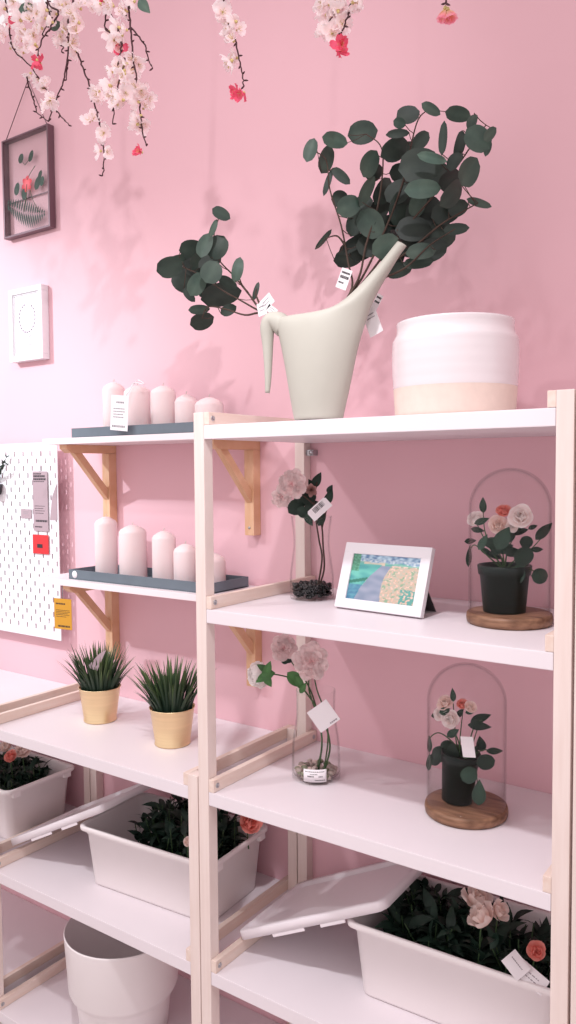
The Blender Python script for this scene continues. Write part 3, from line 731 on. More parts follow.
# ------------------------------------------------------------------ photo frame on the second shelf
def photo_frame():
    BL = Vector((.2475, .155, ZS[1])); ex = Vector((.996, -.0892, 0)); nb = Vector((.0892, .996, 0)); th = math.radians(19); Wd, H = .209, .140
    ez = Vector((0, 0, math.cos(th)))+nb*math.sin(th); n = ex.cross(ez)*-1   # towards back
    M = Matrix(((ex.x, n.x, ez.x, BL.x), (ex.y, n.y, ez.y, BL.y), (ex.z, n.z, ez.z, BL.z+.0045), (0, 0, 0, 1)))
    if (M.to_3x3() @ Vector((0, 1, 0))).y < 0: M = M @ Matrix.Diagonal((1, -1, 1, 1))
    r = T('photo_frame', 'white tabletop frame with a coastal road picture on second shelf', 'picture frame', BL+ex*Wd/2)
    m = MB(); f = .024; fb = .0165
    fl, fr, ft = .024, .022, .0235
    m.box((0, 0, 0), (Wd, .013, fb+.004), .002, M); m.box((0, 0, H-ft), (Wd, .013, H), .002, M)
    m.box((0, 0, fb+.003), (fl, .013, H-ft+.001), .0015, M); m.box((Wd-fr, 0, fb+.003), (Wd, .013, H-ft+.001), .0015, M)
    P('frame', m, M_wframe, r)
    x0, x1, z0, z1 = fl-.001, Wd-fr+.001, fb+.002, H-ft+.001
    nx, nz = 96, 60; m = MB(); rnd = random.Random(3)
    import mathutils.noise as mn
    def mixc(a, b, t): t = max(0, min(1, t)); return tuple(a[i]*(1-t)+b[i]*t for i in range(3))
    def colr(s, t):          # s across, t up
        nz1 = mn.noise(Vector((s*6, t*9, 0))); nz2 = mn.noise(Vector((s*30, t*30, 3))); nz3 = mn.noise(Vector((s*16, t*22, 7)))
        if t > .90: c = mixc((.10, .20, .36), (.45, .62, .72), .5+nz3*1.2)            # sea / sky streaks
        elif t > .83+.03*nz1: c = mixc((.16, .30, .46), (.62, .70, .72), .4+nz2)
        elif t > .74 and s > .18 and s < .5: c = mixc((.62, .50, .38), (.42, .48, .40), .5+nz3)
        else: c = mixc((.10, .36, .32), (.26, .50, .40), .5+nz3)
        # grey-blue road: wide at lower left, curving up to the right-centre
        rc = .32+.36*t-.10*math.sin(t*3); rw = .20-.16*t
        if t < .78 and abs(s-rc) < rw+.02*nz1: c = mixc((.20, .25, .34), (.30, .33, .42), .5+nz1)
        # lagoon on the left
        if s < rc-rw and t < .80:
            c = mixc((.06, .30, .30), (.14, .48, .40), .5+nz1*1.4)
            if t < .35: c = mixc((.06, .18, .30), (.10, .30, .38), .5+nz3)
            if abs(t-(.38+.35*s)) < .035: c = (.03, .18, .13)
        if s < .12 and t > .62: c = mixc((.12, .38, .25), (.05, .2, .12), .5+nz2)
        # flower bank on the right
        if s > rc+rw-.01 and t < .80:
            c = mixc((.58, .38, .28), (.42, .42, .34), .5+nz2*1.6)
            if nz3 > .25: c = (.24, .36, .24)
            if nz2 < -.35: c = (.72, .50, .42)
        if s > .78 and t < .32 and nz2 > -.1: c = (.10, .32, .28)
        return c
    ids = []
    for j in range(nz+1):
        row = []
        for i in range(nx+1):
            s, t = i/nx, j/nz; m.col = colr(s, t); row.append(m.vert(M @ Vector((x0+(x1-x0)*s, .0035, z0+(z1-z0)*t))))
        ids.append(row)
    for j in range(nz):
        for i in range(nx): m.face((ids[j][i], ids[j][i+1], ids[j+1][i+1], ids[j+1][i]))
    m.col = (.5, .5, .5); m.box((x0, .0045, z0), (x1, .0065, z1), 0, M)
    P('picture', m, M_art, r)
    m = MB(); m.box((.004, .0132, .004), (Wd-.004, .0150, H-.004), 0, M)
    P('backing_board', m, M_dark, r)
    m = MB(); A = M @ Vector((Wd-.05, .0152, .095)); B = M @ Vector((Wd-.05, .0152, .09)); foot = Vector((A.x+.004, A.y+.045, ZS[1]+.002))
    m.loft([[A+Vector((-.02, 0, 0)), A+Vector((.02, 0, 0)), A+Vector((.02, .002, .0)), A+Vector((-.02, .002, .0))], [foot+Vector((-.022, 0, -.0015)), foot+Vector((.03, 0, -.0015)), foot+Vector((.03, .003, -.0015)), foot+Vector((-.022, .003, -.0015))]])
    P('easel_leg', m, M_dark, r)
photo_frame()

# ------------------------------------------------------------------ glass domes with rose pots
def dome(C0, R_, H, label):
    r = T('glass_dome', label, 'glass dome', C0, 'glass domes on walnut bases')
    z = C0.z+.0003; m = MB()
    m.lathe([(0, z), (R_*.94, z), (R_*.985, z+.003), (R_, z+.010), (R_*.99, z+.016), (R_*.975, z+.0195), (R_*.93, z+.021), (0, z+.021)], 64, (C0.x, C0.y, 0)); P('wooden_base', m, M_disc, r)
    Rg = R_*.945; zc = H-Rg*.98; pr = [(Rg, .0215)]+[(Rg, .0215+(zc-.0215)*k/4) for k in range(1, 5)]+[(Rg*math.cos(a), zc+Rg*.98*math.sin(a)) for a in [PI/2*k/14 for k in range(1, 15)]]
    inn = [(max(0, x-.0022), zz-(.0022 if k > 5 else 0)) for k, (x, zz) in enumerate(pr)][::-1]
    m = MB(); m.lathe([(x, C0.z+zz) for x, zz in pr]+[(x, C0.z+zz) for x, zz in inn if zz > .02]+[(Rg, C0.z+.0215)], 64, (C0.x, C0.y, 0)); P('glass_cover', m, M_dome, r)
def rose_pot(C0, rt, rb, h, tilt, label, leaves, blooms, stems, yv, seed, tagp=None):
    rnd = random.Random(seed); r = T('potted_rose', label, 'artificial plant', C0, 'artificial roses under glass')
    Mt = Matrix.Rotation(tilt, 4, 'Y'); m = MB()
    pr = [(0, .0), (rb, 0), (rb+(rt-rb)*.80, h*.80), (rt*1.03, h*.80), (rt*1.07, h*.98), (rt*1.05, h), (rt*.96, h), (rt*.94, h*.86), (0, h*.86)]
    m.lathe(pr, 36, (0, 0, 0)); m.v = [Mt @ v+C0+Vector((0, 0, .0004+abs(tilt)*rb)) for v in m.v]; P('plastic_pot', m, M_pot, r)
    m = MB(); m.lathe([(rt*.935, 0), (rt*.5, .003), (0, .004)], 24); m.v = [Mt @ (v+Vector((0, 0, h*.87)))+C0+Vector((0, 0, .001+abs(tilt)*rb)) for v in m.v]; P('soil', m, M_soil, r)
    cpt = Mt @ Vector((0, 0, h*.87))+C0
    m = MB()
    for st in stems: stem_path(m, [cpt]+[at(u, v, yv+rnd.uniform(-.012, .012)) for u, v in st], .0018, .0009)
    P('stems', m, M_gstem, r)
    m = MB()
    for (u, v, a, b_, ang, br) in leaves:
        p = at(u, v, yv+rnd.uniform(-.02, .01)-(.022 if br > 1.3 else 0)); s = mpp(p)
        leaf(m, p, ang_ax(ang), cam_n(p, .25, rnd), 2*a*s, 2*b_*s, 'round' if abs(a-b_) < 2 else 'point', .12, .1, bright=br)
    P('leaves', m, M_dleaf, r)
    for (u, v, R_, mt, nx_, op) in blooms:
        c = at(u, v, yv-.012); s = mpp(c); m = MB(); n = (CAM-c).normalized()+Vector(nx_)
        rose(m, c, n, R_*s*1.1, rnd, openness=op); P('rose_flower', m, mt, r)
    if tagp:
        u, v, w, h_ = tagp; c = at(u, v, yv-.03); card('price_tag', c, (1, 0, .15), (-.15, 0, 1), w, h_, M_paper, r)
D1 = Vector((.608, .201, ZS[1])); D2 = Vector((.519, .212, ZS[2]))
dome(D1, .0795, .292, 'glass dome on walnut base on the second shelf, beside the photo frame')
dome(D2, .0815, .300, 'glass dome on walnut base on the third shelf, below the other dome')
rose_pot(D1+Vector((-.009, -.002, .0213)), .047, .039, .088, 0, 'pale artificial roses in dark pot under the upper glass dome',
    [(483, 505, 8, 3.8, 92, 1.3), (482, 521, 8, 3.5, 20, 1.4), (470.5, 541, 6, 3, 5, .8), (483, 542, 9, 4, 60, 2.2), (503, 538, 13, 8, 60, 1.5), (494, 543, 10, 6, 0, 1.2), (510, 535, 9, 6, 40, 1.3),
     (544, 531, 12, 5, 45, .8), (526.6, 542, 7, 6.5, 0, .9), (537.5, 549.5, 6, 3, 0, .8), (524, 556, 11, 9.5, 40, 1.0), (540, 576, 8.5, 8.5, 0, 1.1), (519, 572, 13, 6, 82, 1.7), (513, 552, 9, 5, 0, .8), (469, 556, 11, 3, 85, .8),
     (495, 556, 9, 3, -20, .7), (487, 552, 8, 3, -30, 1.3), (520, 531, 9, 4, 10, .8), (533, 527, 5, 2.5, 20, .8), (505, 548, 9, 6, 20, .8), (478, 530, 7, 3, -10, 1.2), (497, 549, 8, 5, 50, 1.0)],
    [(477, 521, 9, M_wrose, (-.5, 0, .6), 1), (498, 526, 10, M_cream, (0, 0, .3), 1), (503, 513, 8, M_peach, (.1, 0, .8), 1), (521, 518, 12.5, M_wrose, (0, -.2, .3), 1.2), (512, 526, 7, M_wrose, (0, 0, 0), 1)],
    [[(503, 555), (498, 530)], [(500, 555), (486, 535), (483, 510)], [(508, 550), (521, 522)], [(515, 560), (530, 550), (544, 535)], [(520, 566), (532, 570), (540, 575)], [(495, 556), (485, 540), (477, 524)], [(490, 558), (475, 545), (469, 552)], [(503, 552), (503, 515)]],
    D1.y-.002, 21)
rose_pot(D2+Vector((-.018, -.004, .0213)), .037, .030, .098, .09, 'smaller cream artificial roses in tilted pot under the lower glass dome',
    [(453, 695, 7, 3, 95, 1.5), (481, 718, 11, 4.5, 18, .8), (480, 726, 12, 4.5, -6, .8), (481, 744, 8, 5, 100, .8), (495, 751, 8.5, 3.4, 0, .8), (486, 762, 9.5, 8, 10, .9), (469, 775, 9, 8.5, 40, 1.7),
     (479, 793, 13, 7, 88, 1.5), (441, 753, 10, 8, 40, .9), (452, 752, 10, 7, 90, .7), (429.6, 744, 9, 2.6, 92, 1.4), (429, 762, 9, 2.8, 86, 1.4), (453, 733, 7, 4, 30, 1.6), (437, 715, 6, 3, 10, 1.2), (445, 711, 6, 4, 20, 1.5), (471, 711, 6, 3, 20, 1.0),
     (460, 713, 6, 3, 50, 1.2), (466, 768, 8, 6, 10, .7), (474, 752, 8, 4, 60, .8), (436, 759, 8, 6, 20, .8), (447, 746, 7, 6, 20, .9)],
    [(446, 704, 8.5, M_cream, (-.3, 0, .4), 1), (451, 719, 9.5, M_wrose, (-.2, -.1, -.1), 1), (462, 706, 6.5, M_peach, (.1, 0, .9), 1), (470, 708, 6.5, M_cream, (.3, 0, .4), 1), (441, 714, 7, M_wrose, (-.4, 0, 0), 1)],
    [[(456, 740), (453, 700)], [(460, 740), (463, 710)], [(468, 745), (475, 725), (482, 720)], [(455, 745), (440, 733), (430, 738), (429, 750)], [(470, 757), (483, 750), (495, 751)], [(470, 760), (486, 762)], [(474, 770), (478, 785)], [(458, 740), (447, 718)], [(470, 750), (478, 727)]],
    D2.y-.004, 22, (468, 747, .026, .040))

# ------------------------------------------------------------------ gold pots with grass
def grass_pot(seed):
    rnd = random.Random(seed); r = T('potted_grass', '', 'artificial plant')
    m = MB(); h = .094
    m.lathe([(0, .002), (.0425, .002), (.0435, 0), (.0450, .0015), (.0450, .0045), (.0436, .006), (.0555, h-.004), (.0575, h-.002), (.0575, h), (.0558, h), (.0545, h-.004), (.054, h-.012), (0, h-.012)], 56)
    P('metal_pot', m, M_gold, r, True)
    m = MB(); m.lathe([(.0535, h-.0115), (.03, h-.006), (0, h-.005)], 28); P('soil', m, M_soil, r, True)
    m = MB()
    for k in range(200):
        a = rnd.uniform(0, 2*PI); q = .046*math.sqrt(rnd.random()); b = Vector((q*math.cos(a), q*math.sin(a), h-.010))
        out = Vector((math.cos(a), math.sin(a), 0)); lean = q/.046*rnd.uniform(.2, 1.0)+rnd.uniform(-.05, .1); L = rnd.uniform(.075, .135)
        w = rnd.uniform(.0028, .0050); side = Vector((-math.sin(a+rnd.uniform(-1, 1)), math.cos(a), 0)).normalized(); ids = []; pos = b.copy(); ns = 6
        tipg = rnd.random() < .4
        for i in range(ns+1):
            u = i/ns; ww = w*(1-u**1.8)+.0002
            dirv = (Vector((0, 0, 1))+out*lean*(.35+1.1*u)).normalized()
            if i: pos = pos+dirv*L/ns
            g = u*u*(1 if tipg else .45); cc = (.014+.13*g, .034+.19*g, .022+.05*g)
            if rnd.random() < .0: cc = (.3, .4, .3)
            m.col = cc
            nrm = side.cross(dirv)
            ids.append([m.vert(pos-side*ww), m.vert(pos+nrm*ww*.5), m.vert(pos+side*ww)])
        m.smooth = True
        for i in range(ns):
            for j in range(2): m.face((ids[i][j], ids[i][j+1], ids[i+1][j+1], ids[i+1][j]))
    m.col = None
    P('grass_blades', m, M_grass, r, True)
    return r
g1 = grass_pot(31); g1.location = (-.545, .209, ZS[2]+.0003); tag(g1, 'gold pot of grass with a grey tag in it, nearer the pegboard', 'artificial plant', 'gold pots of artificial grass')
g2 = grass_pot(32); g2.location = (-.248, .182, ZS[2]+.0003); tag(g2, 'gold pot of grass next to the tall birch post, in front of the other', 'artificial plant', 'gold pots of artificial grass')
ORG[g1.name] = Vector(g1.location)
c = at(96, 659, .17)
q = [at(87, 667, .165), at(97, 671, .165), at(106, 650, .165), at(99, 654, .165)]
m = MB(); m.loft([q, [p+Vector((0, .0008, 0)) for p in q]]); P('grey_tag', m, M_paperg, g1)

# ------------------------------------------------------------------ big ribbed planter on the bottom shelf
def planter():
    C0 = Vector((-.42, .162, ZS[4])); r = T('planter', 'round stepped white planter on the bottom shelf of the gold pots unit', 'planter', C0)
    z0 = ZS[4]+.0003
    pr = [(0, 0), (.110, 0), (.114, .004), (.1245, .095), (.1255, .100), (.130, .106), (.1385, .114), (.1425, .124), (.1515, .268), (.1520, .272), (.1500, .274), (.1480, .272), (.139, .125), (.121, .10), (.112, .01), (0, .008)]
    m = MB(); m.lathe([(a, z0+b) for a, b in pr], 72, (C0.x, C0.y, 0)); P('planter_body', m, M_white, r)
planter()

# ------------------------------------------------------------------ storage boxes, lids
def rr(hw, hd, rad, z, n=6):
    pts = []
    for cx, cy, a0 in ((hw-rad, hd-rad, 0), (-hw+rad, hd-rad, 90), (-hw+rad, -hd+rad, 180), (hw-rad, -hd+rad, 270)):
        for k in range(n+1):
            a = math.radians(a0+90*k/n); pts.append(Vector((cx+rad*math.cos(a), cy+rad*math.sin(a), z)))
    return pts
def storage_box(cx, cy, z, rz, label):
    r = T('storage_box', label, 'box', (cx, cy, z), 'white plastic storage boxes')
    r.rotation_euler.z = rz
    H = .160; W2, D2_ = .218, .128; m = MB(); m.smooth = True
    def ring(dx, z, rad=.022): return rr(W2-dx, D2_-dx, rad, z)
    m.loft([ring(.030, .0005), ring(.026, .002), ring(.0245, .006), ring(.0135, H-.022), ring(.011, H-.021), ring(.0095, H-.018), ring(.0085, H-.013), ring(.002, H-.012), ring(0, H-.010), ring(0, H-.002), ring(.0015, H), ring(.006, H), ring(.0085, H-.001), ring(.012, H-.006), ring(.0265, .008), ring(.034, .004)], True, True)
    P('box_body', m, M_white, r, True)
    for sx in (-1, 1):
        for sy in (-1, 1):
            m = MB(); m.box((sx*(W2-.0015), sy*(D2_-.048), H-.026), (sx*(W2-.0125), sy*(D2_-.024), H-.0115), .001); P('rim_tab', m, M_white, r, True)
    return r
def lid(x0, y0, z0, th, rz, label):
    r = T('box_lid', label, 'lid', (x0, y0, z0), 'white plastic box lids')
    L, D = .405, .262
    m = MB(); m.smooth = True; c = Vector((L/2, D/2, 0))
    def ring(d, z, rad=.02): return [p+c for p in rr(L/2-d, D/2-d, max(.004, rad-d*.5), z)]
    m.loft([ring(.004, 0), ring(0, .0), ring(0, .017), ring(.0015, .0188), ring(.014, .0188), ring(.017, .0175), ring(.019, .0115), ring(.024, .0105)], True, True)
    P('lid_plate', m, M_lid, r, True)
    for (a, b) in ((.10, .19), (.235, .30)):
        m = MB(); m.box((a, .0005, -.007), (b, .004, .0005), .001); m.box((a, D-.004, -.007), (b, D-.0005, .0005), .001); P('lip', m, M_lid, r, True)
    r.rotation_euler = (0, -th, rz)
    return r
BA = storage_box(-.288, .222, ZS[3]+.0003, .07, 'white storage box of dark foliage below the gold pots')
BB = storage_box(.517, .232, ZS[3]+.0003, .04, 'white storage box with pale peonies at the lower right')
BC = storage_box(-1.046, .232, ZS[3]+.0003, .0, 'white storage box cut by the left photo edge')
lid(.038, .085, ZS[3]+RH+.002, math.radians(26.5), .03, 'white box lid leaning on the lower right storage box')
lid(-.772, .070, ZS[3]+RH+.002, math.radians(26.5), .05, 'white box lid leaning on the storage box below the gold pots')

def foliage(name, label, x0, x1, y0, y1, z0, z1, n, seed, size=.05):
    """dense mass of dark artificial leaves on stems lying in a box"""
    rnd = random.Random(seed); o = T(name, label, 'artificial foliage', ((x0+x1)/2, (y0+y1)/2, z0), 'dark foliage bunches in boxes')
    st = MB(); lf = MB()
    for k in range(n):
        b = Vector((rnd.uniform(x0+.02, x1-.02), rnd.uniform(y0+.02, y1-.02), z0))
        topz = z0+(z1-z0)*rnd.uniform(.45, 1.0)
        e = Vector((min(max(b.x+rnd.uniform(-.05, .05), x0+.01), x1-.01), min(max(b.y+rnd.uniform(-.05, .05), y0+.01), y1-.01), topz))
        mid = (b+e)/2+Vector((rnd.uniform(-.015, .015), rnd.uniform(-.015, .015), 0))
        pts = bez([b, mid, e], 3); st.tube(pts, .0013, 4)
        for j in range(9):
            t = rnd.uniform(.35, 1.0); i = min(int(t*(len(pts)-1)), len(pts)-2); p = pts[i].lerp(pts[i+1], t*(len(pts)-1)-i)
            ax = Vector((rnd.uniform(-1, 1), rnd.uniform(-1, 1), rnd.uniform(-.1, .8))).normalized(); L = size*rnd.uniform(.6, 1.1)
            c = p+ax*L*.5
            c.x = min(max(c.x, x0+.02), x1-.02); c.y = min(max(c.y, y0+.02), y1-.02); c.z = min(c.z, z1+.01)
            nrm = Vector((rnd.uniform(-.6, .6), rnd.uniform(-.6, .6), 1))
            leaf(lf, c, ax, nrm, L, L*rnd.uniform(.28, .42), 'point', .3, .12, nu=5, nv=2, bright=rnd.uniform(.6, 1.5))
    P('stems', st, M_gstem, o); P('leaves', lf, M_dleaf, o); return o
zb = ZS[3]+.012
foliage('foliage_bunch', 'dark green artificial foliage filling the box below the gold pots', -.385, -.125, .145, .335, zb, zb+.195, 170, 41, .055)
foliage('foliage_bunch', 'dark green artificial foliage filling the box at the lower right', .345, .675, .145, .335, zb, zb+.165, 190, 42, .06)
foliage('foliage_bunch', 'dark green artificial foliage filling the box at the left photo edge', -1.215, -.895, .130, .335, zb, zb+.160, 150, 43, .055)
def loose_flower(u, v, y, R_, mt, n, label, kind, seed, rounds=1, op=1):
    rnd = random.Random(seed); c = at(u, v, y); s = mpp(c)
    r = T('artificial_'+kind, label, 'artificial flower', c-Vector((0, 0, .05)), 'artificial flowers among the box foliage')
    m = MB(); stem_path(m, [c-Vector((.01, -.01, .07)), c-Vector((.005, 0, .03)), c], .0018, .0014); P('stem', m, M_gstem, r)
    m = MB()
    if kind == 'peony':
        q = R_*s
        flower_layers(m, c-Vector(n).normalized()*q*.5, n, [(4, 1.35*q, 1.15*q, .28, .5, .10), (4, 1.3*q, 1.1*q, .55, .6, .08), (3, 1.1*q, .9*q, .8, .6, .06)], rnd, (1, .86, .80), (1, 1, 1))
    else: rose(m, c, n, R_*s*1.15, rnd, openness=op)
    P('petals', m, mt, r)
    return r
loose_flower(483, 918, .16, 15, M_cream, (-.5, -.35, .65), 'open pale peony lowest in the middle of the right box', 'peony', 51, op=1.2)
loose_flower(477, 900, .22, 15, M_cream, (.3, -.2, .9), 'pale peony behind the lowest one in the right box', 'peony', 52)
loose_flower(499, 911, .19, 10, M_cream, (.7, -.3, .5), 'narrow pale peony petals right of the open peony in the right box', 'peony', 53)
loose_flower(536, 951, .15, 9.5, M_peach, (.3, -.8, .5), 'small peach rosebud near the tall right post, in the box', 'rose', 54)
loose_flower(249, 824, .27, 12, M_peach, (.6, -.4, .5), 'coral rosebud at the right end of the box below the gold pots', 'rose', 55)
loose_flower(12, 757, .20, 6.5, M_peach, (.3, -.7, .5), 'tiny peach rosebud in the box at the left photo edge', 'rose', 56)
loose_flower(24, 752, .24, 9, M_cream, (.3, -.5, .6), 'cream rose tucked behind the rosebud at the left photo edge', 'rose', 57)
loose_flower(8, 748, .27, 7, M_cream, (.1, -.5, .6), 'cream rose peeking above the rosebud at the left photo edge', 'rose', 58)
loose_flower(189, 842, .13, 5, M_cream, (.1, -.8, .3), 'pale rosebud against the birch post in the box below the gold pots', 'rose', 59)
c = at(527, 973, .125); tg = T('paper_tag', 'folded white paper tags lying in the box with peonies', 'tag', c)
card('tag_card', c, (.9, -.1, -.38), (-.1, .55, .55), .075, .030, M_paper, tg, [(-.35, .3, .1, .06), (-.35, .3, -.15, .06)], ink=M_inkg)
c = at(516, 965, .120); card('tag_card', c, (.8, -.2, -.55), (.1, .6, .5), .040, .034, M_paper, tg, [(-.35, .3, .1, .06)], ink=M_inkg)

# ------------------------------------------------------------------ wall frames
def hanging_frame():
    y = .382; a, b = at(3.5, 144, y), at(50, 230, y); x0, x1 = a.x, at(51, 180, y).x; z1 = at(27, 133, y).z; z0 = at(27, 234, y).z
    r = T('hanging_glass_picture', 'clear glass hanging frame with pressed red flower and fern, at upper left', 'picture frame', ((x0+x1)/2, y, z0))
    m = MB(); t = .0065; yf, yb_ = y-.008, WY-.001
    m.box((x0, yf, z0), (x0+t, yb_-.002, z1), .001); m.box((x1-t, yf, z0), (x1, yb_-.002, z1), .001)
    m.box((x0+t, yf, z0), (x1-t, yb_-.002, z0+t), .001); m.box((x0+t, yf, z1-.005), (x1-t, yb_-.002, z1), .001)
    zz = z0+(z1-z0)*.37; m.box((x0+t, yb_-.006, zz), (x1-t, yb_-.003, zz+.003))
    P('metal_frame', m, M_frame, r)
    for yy, nm in ((yf+.002, 'front_pane'), (yb_-.010, 'back_pane')):
        m = MB(); m.box((x0+t, yy, z0+t), (x1-t, yy+.0015, z1-.005)); P('glass_pane', m, M_pane, r)
    cx = (x0+x1)/2; apex = Vector((cx, yb_-.004, at(26, 82, WY).z+.0))
    m = MB(); m.tube([(x0+.012, y, z1), apex, (x1-.012, y, z1)], .0014, 6); P('hanging_cord', m, M_frame, r)
    m = MB(); m.lathe([(0, 0), (.005, 0), (.005, .004), (.002, .006), (.002, .0095), (0, .0095)], 10, (cx, WY-.0005, apex.z), Matrix.Rotation(PI/2, 4, 'X')); P('wall_hook', m, M_frame, r)
    yp = y+.001; rnd = random.Random(61)
    def q(u, v): return at(u, v, yp)
    def lf(m, u, v, a, b_, ang, br=1, sh='round'):   # pixel sizes as seen; undo the wall's foreshortening in x
        p = q(u, v); s = mpp(p); axv = Vector((math.cos(math.radians(ang))*1.0, 0, math.sin(math.radians(ang))))
        leaf(m, p, axv, (0, -1, 0), 2*a*s, 2*b_*s, sh, 0, .02, bright=br)
    m = MB()
    for (u, v, a, b_, ang) in ((21, 158.5, 5, 4.2, 60), (31, 156, 6, 3.6, 60), (17, 189, 6.5, 4.4, 70), (37.5, 183, 7, 4.6, 60), (42, 181, 5, 3.5, 70), (24, 194, 6, 4, 90), (40, 175, 5, 3, 60)):
        lf(m, u, v, a, b_, ang, 1.5 if u != 42 else 2.4)
    fa, fb = q(8, 205), q(44, 213)
    for k in range(17):
        t = k/16; c = fa.lerp(fb, t)+Vector((0, 0, -.012*math.sin(t*PI))); L = .052*math.sin(PI*min(1, .15+t*.78))
        for sg in (1, -1):
            d = Vector((.30, 0, sg*.9 if sg > 0 else -1.15)).normalized(); leaf(m, c+d*L*.5*(1 if sg < 0 else .75), d, (0, -1, 0), L*(1 if sg < 0 else .75), .008, 'point', 0, .02, nu=4, nv=2, bright=1.0)
    P('pressed_leaves', m, M_dleaf, r)
    m = MB(); c = q(27, 184)
    for k in range(6):
        a = k*PI/3+.3; petal(m, c, (math.cos(a), 0, math.sin(a)), (0, -1, 0), .026, .017, .05, .05, c0=(1.4, 3, 2), c1=(1, .6, .5), rnd=rnd)
    P('pressed_flower', m, M_pink, r)
    m = MB(); m.tube([q(27, 184), q(26, 200), q(24, 212)], .0014, 5); m.tube([q(27, 180), q(31, 172), q(35, 166)], .001, 5); m.tube([q(21, 160), q(25, 165), q(31, 157)], .0009, 5); m.tube([q(30, 190), q(33, 200), q(39, 212)], .0009, 5)
    P('pressed_stems', m, M_gstem, r)
hanging_frame()
def white_frame():
    y = .372; x0 = at(9, 325, y).x; x1 = at(42, 325, y).x; z1 = at(26, 287, y).z; z0 = at(26, 360.5, y).z
    r = T('picture_frame', 'small white picture frame with faint wreath drawing on the left wall', 'picture frame', ((x0+x1)/2, y, z0))
    m = MB(); t = .017; yb_ = WY-.0008
    for a, b in (((x0, z0), (x1, z0+t)), ((x0, z1-t), (x1, z1)), ((x0, z0+t), (x0+t, z1-t)), ((x1-t, z0+t), (x1, z1-t))):
        m.box((a[0], y, a[1]), (b[0], yb_, b[1]), .0015)
    t2 = t+.004
    for a, b in (((x0+t, z0+t), (x1-t, z0+t2)), ((x0+t, z1-t2), (x1-t, z1-t)), ((x0+t, z0+t2), (x0+t2, z1-t2)), ((x1-t2, z0+t2), (x1-t, z1-t2))):
        m.box((a[0], y+.005, a[1]), (b[0], yb_, b[1]), .0005)
    P('frame', m, M_wframe, r)
    m = MB(); m.box((x0+t2, y+.008, z0+t2), (x1-t2, y+.012, z1-t2)); P('mat_board', m, M_paper, r)
    cx = (x0+x1)/2; cz = (z0+z1)/2+.02; m = MB()
    for k in range(20):
        a = math.radians(110+k*320/20); rx, rz_ = .040, .045; c = Vector((cx+rx*math.cos(a), y+.0076, cz+rz_*math.sin(a)))
        for sg in (.6, -.6): leaf(m, c, (-math.sin(a)+sg*math.cos(a), 0, math.cos(a)+sg*math.sin(a)), (0, -1, 0), .013, .0035, 'point', 0, 0, nu=4, nv=2)
    m.tube([(cx-.02, y+.0076, cz-.055), (cx, y+.0076, cz-.065), (cx+.02, y+.0076, cz-.055)], .0008, 4)
    m.tube([(cx-.03, y+.0076, cz-.085), (cx+.03, y+.0076, cz-.085)], .0008, 4)
    P('wreath_drawing', m, mat('faint_wreath_ink', (.45, .34, .42), .8, .1), r)
white_frame()

# ------------------------------------------------------------------ sprig on pegboard
rnd = random.Random(71); r = T('hanging_sprig', 'small dark leafy sprig on the pegboard at the left photo edge', 'artificial plant', at(-4, 482, .355))
st = MB(); lf = MB()
for k in range(9):
    b = at(-3, 481, .352); e = at(rnd.uniform(-14, 9), rnd.uniform(455, 470), rnd.uniform(.32, .362)); pts = bez([b, (b+e)/2+Vector((rnd.uniform(-.01, .01), 0, 0)), e], 4); st.tube(pts, .0008, 4)
    for j in range(10):
        p = pts[rnd.randrange(2, len(pts))]; d = Vector((rnd.uniform(-1, 1), rnd.uniform(-.5, .2), rnd.uniform(-.5, 1))).normalized(); leaf(lf, p+d*.006, d, cam_n(p, .5, rnd), .013, .005, 'point', .1, .1, nu=4, nv=2)
P('stems', st, M_stem, r); P('leaves', lf, M_dleaf, r)
m = MB(); b = at(-3, 484, .352); m.lathe([(0, -.035), (.018, -.035), (.024, 0), (.021, 0), (.017, -.03), (0, -.03)], 20, (b.x, .345, b.z)); P('small_pot', m, M_dark, r)

# ------------------------------------------------------------------ rail the garlands hang from (above the frame)
rl = T('garland_rail', 'thin white rail on wall arms above the picture carrying the garlands', 'rail', (-.3, .0, 2.99))
m = MB(); m.box((-1.5, -.08, 3.0), (1.2, .04, 3.012), .002); P('rail_board', m, M_wframe, rl)
for x in (-1.3, 0, 1.0):
    m = MB(); m.box((x-.012, -.08, 3.0125), (x+.012, WY, 3.03), .001); P('wall_arm', m, M_wframe, rl)

# ------------------------------------------------------------------ blossom garlands
def blossom_mesh(seed, pink=False):
    rnd = random.Random(seed); m = MB()
    for k in range(5):
        a = k*2*PI/5+rnd.uniform(-.1, .1); t = rnd.uniform(.0, .75)
        petal(m, (0, 0, 0), (math.cos(a)*math.cos(t), math.sin(a)*math.cos(t), math.sin(t)), (0, 0, 1), (.0185*rnd.uniform(.8, 1.2)), .0150, .35, .16, .12, nu=4, nv=6,
              c0=(1, .93, .92) if not pink else (1.05, 1.6, 1.5), c1=(1, 1, 1), rnd=rnd)
    m.cur = 1
    for k in range(9):
        a = rnd.uniform(0, 6.28); e = Vector((.005*math.cos(a), .005*math.sin(a), .0085)); m.tube([(0, 0, 0), e], .00025, 4); m.ball(e, .0006, n=5)
    m.lathe([(0, -.005), (.0022, -.004), (.003, 0), (0, .001)], 8)
    m.cur = 0
    return m
def mk_proto(m, mt, nm):
    me = bpy.data.meshes.new(nm); me.from_pydata([tuple(v) for v in m.v], [], m.f)
    me.materials.append(mt); me.materials.append(M_stamen)
    for i, p in enumerate(me.polygons): p.material_index = m.mi[i]; p.use_smooth = True
    ca = me.color_attributes.new('surface_colour', 'FLOAT_COLOR', 'POINT')
    for i, c in enumerate(m.c): ca.data[i].color = (*c, 1)
    return me
BW = [mk_proto(blossom_mesh(s), M_petal, 'blossom') for s in (81, 82, 83)]
BP = [mk_proto(blossom_mesh(84, True), M_pink, 'blossom')]
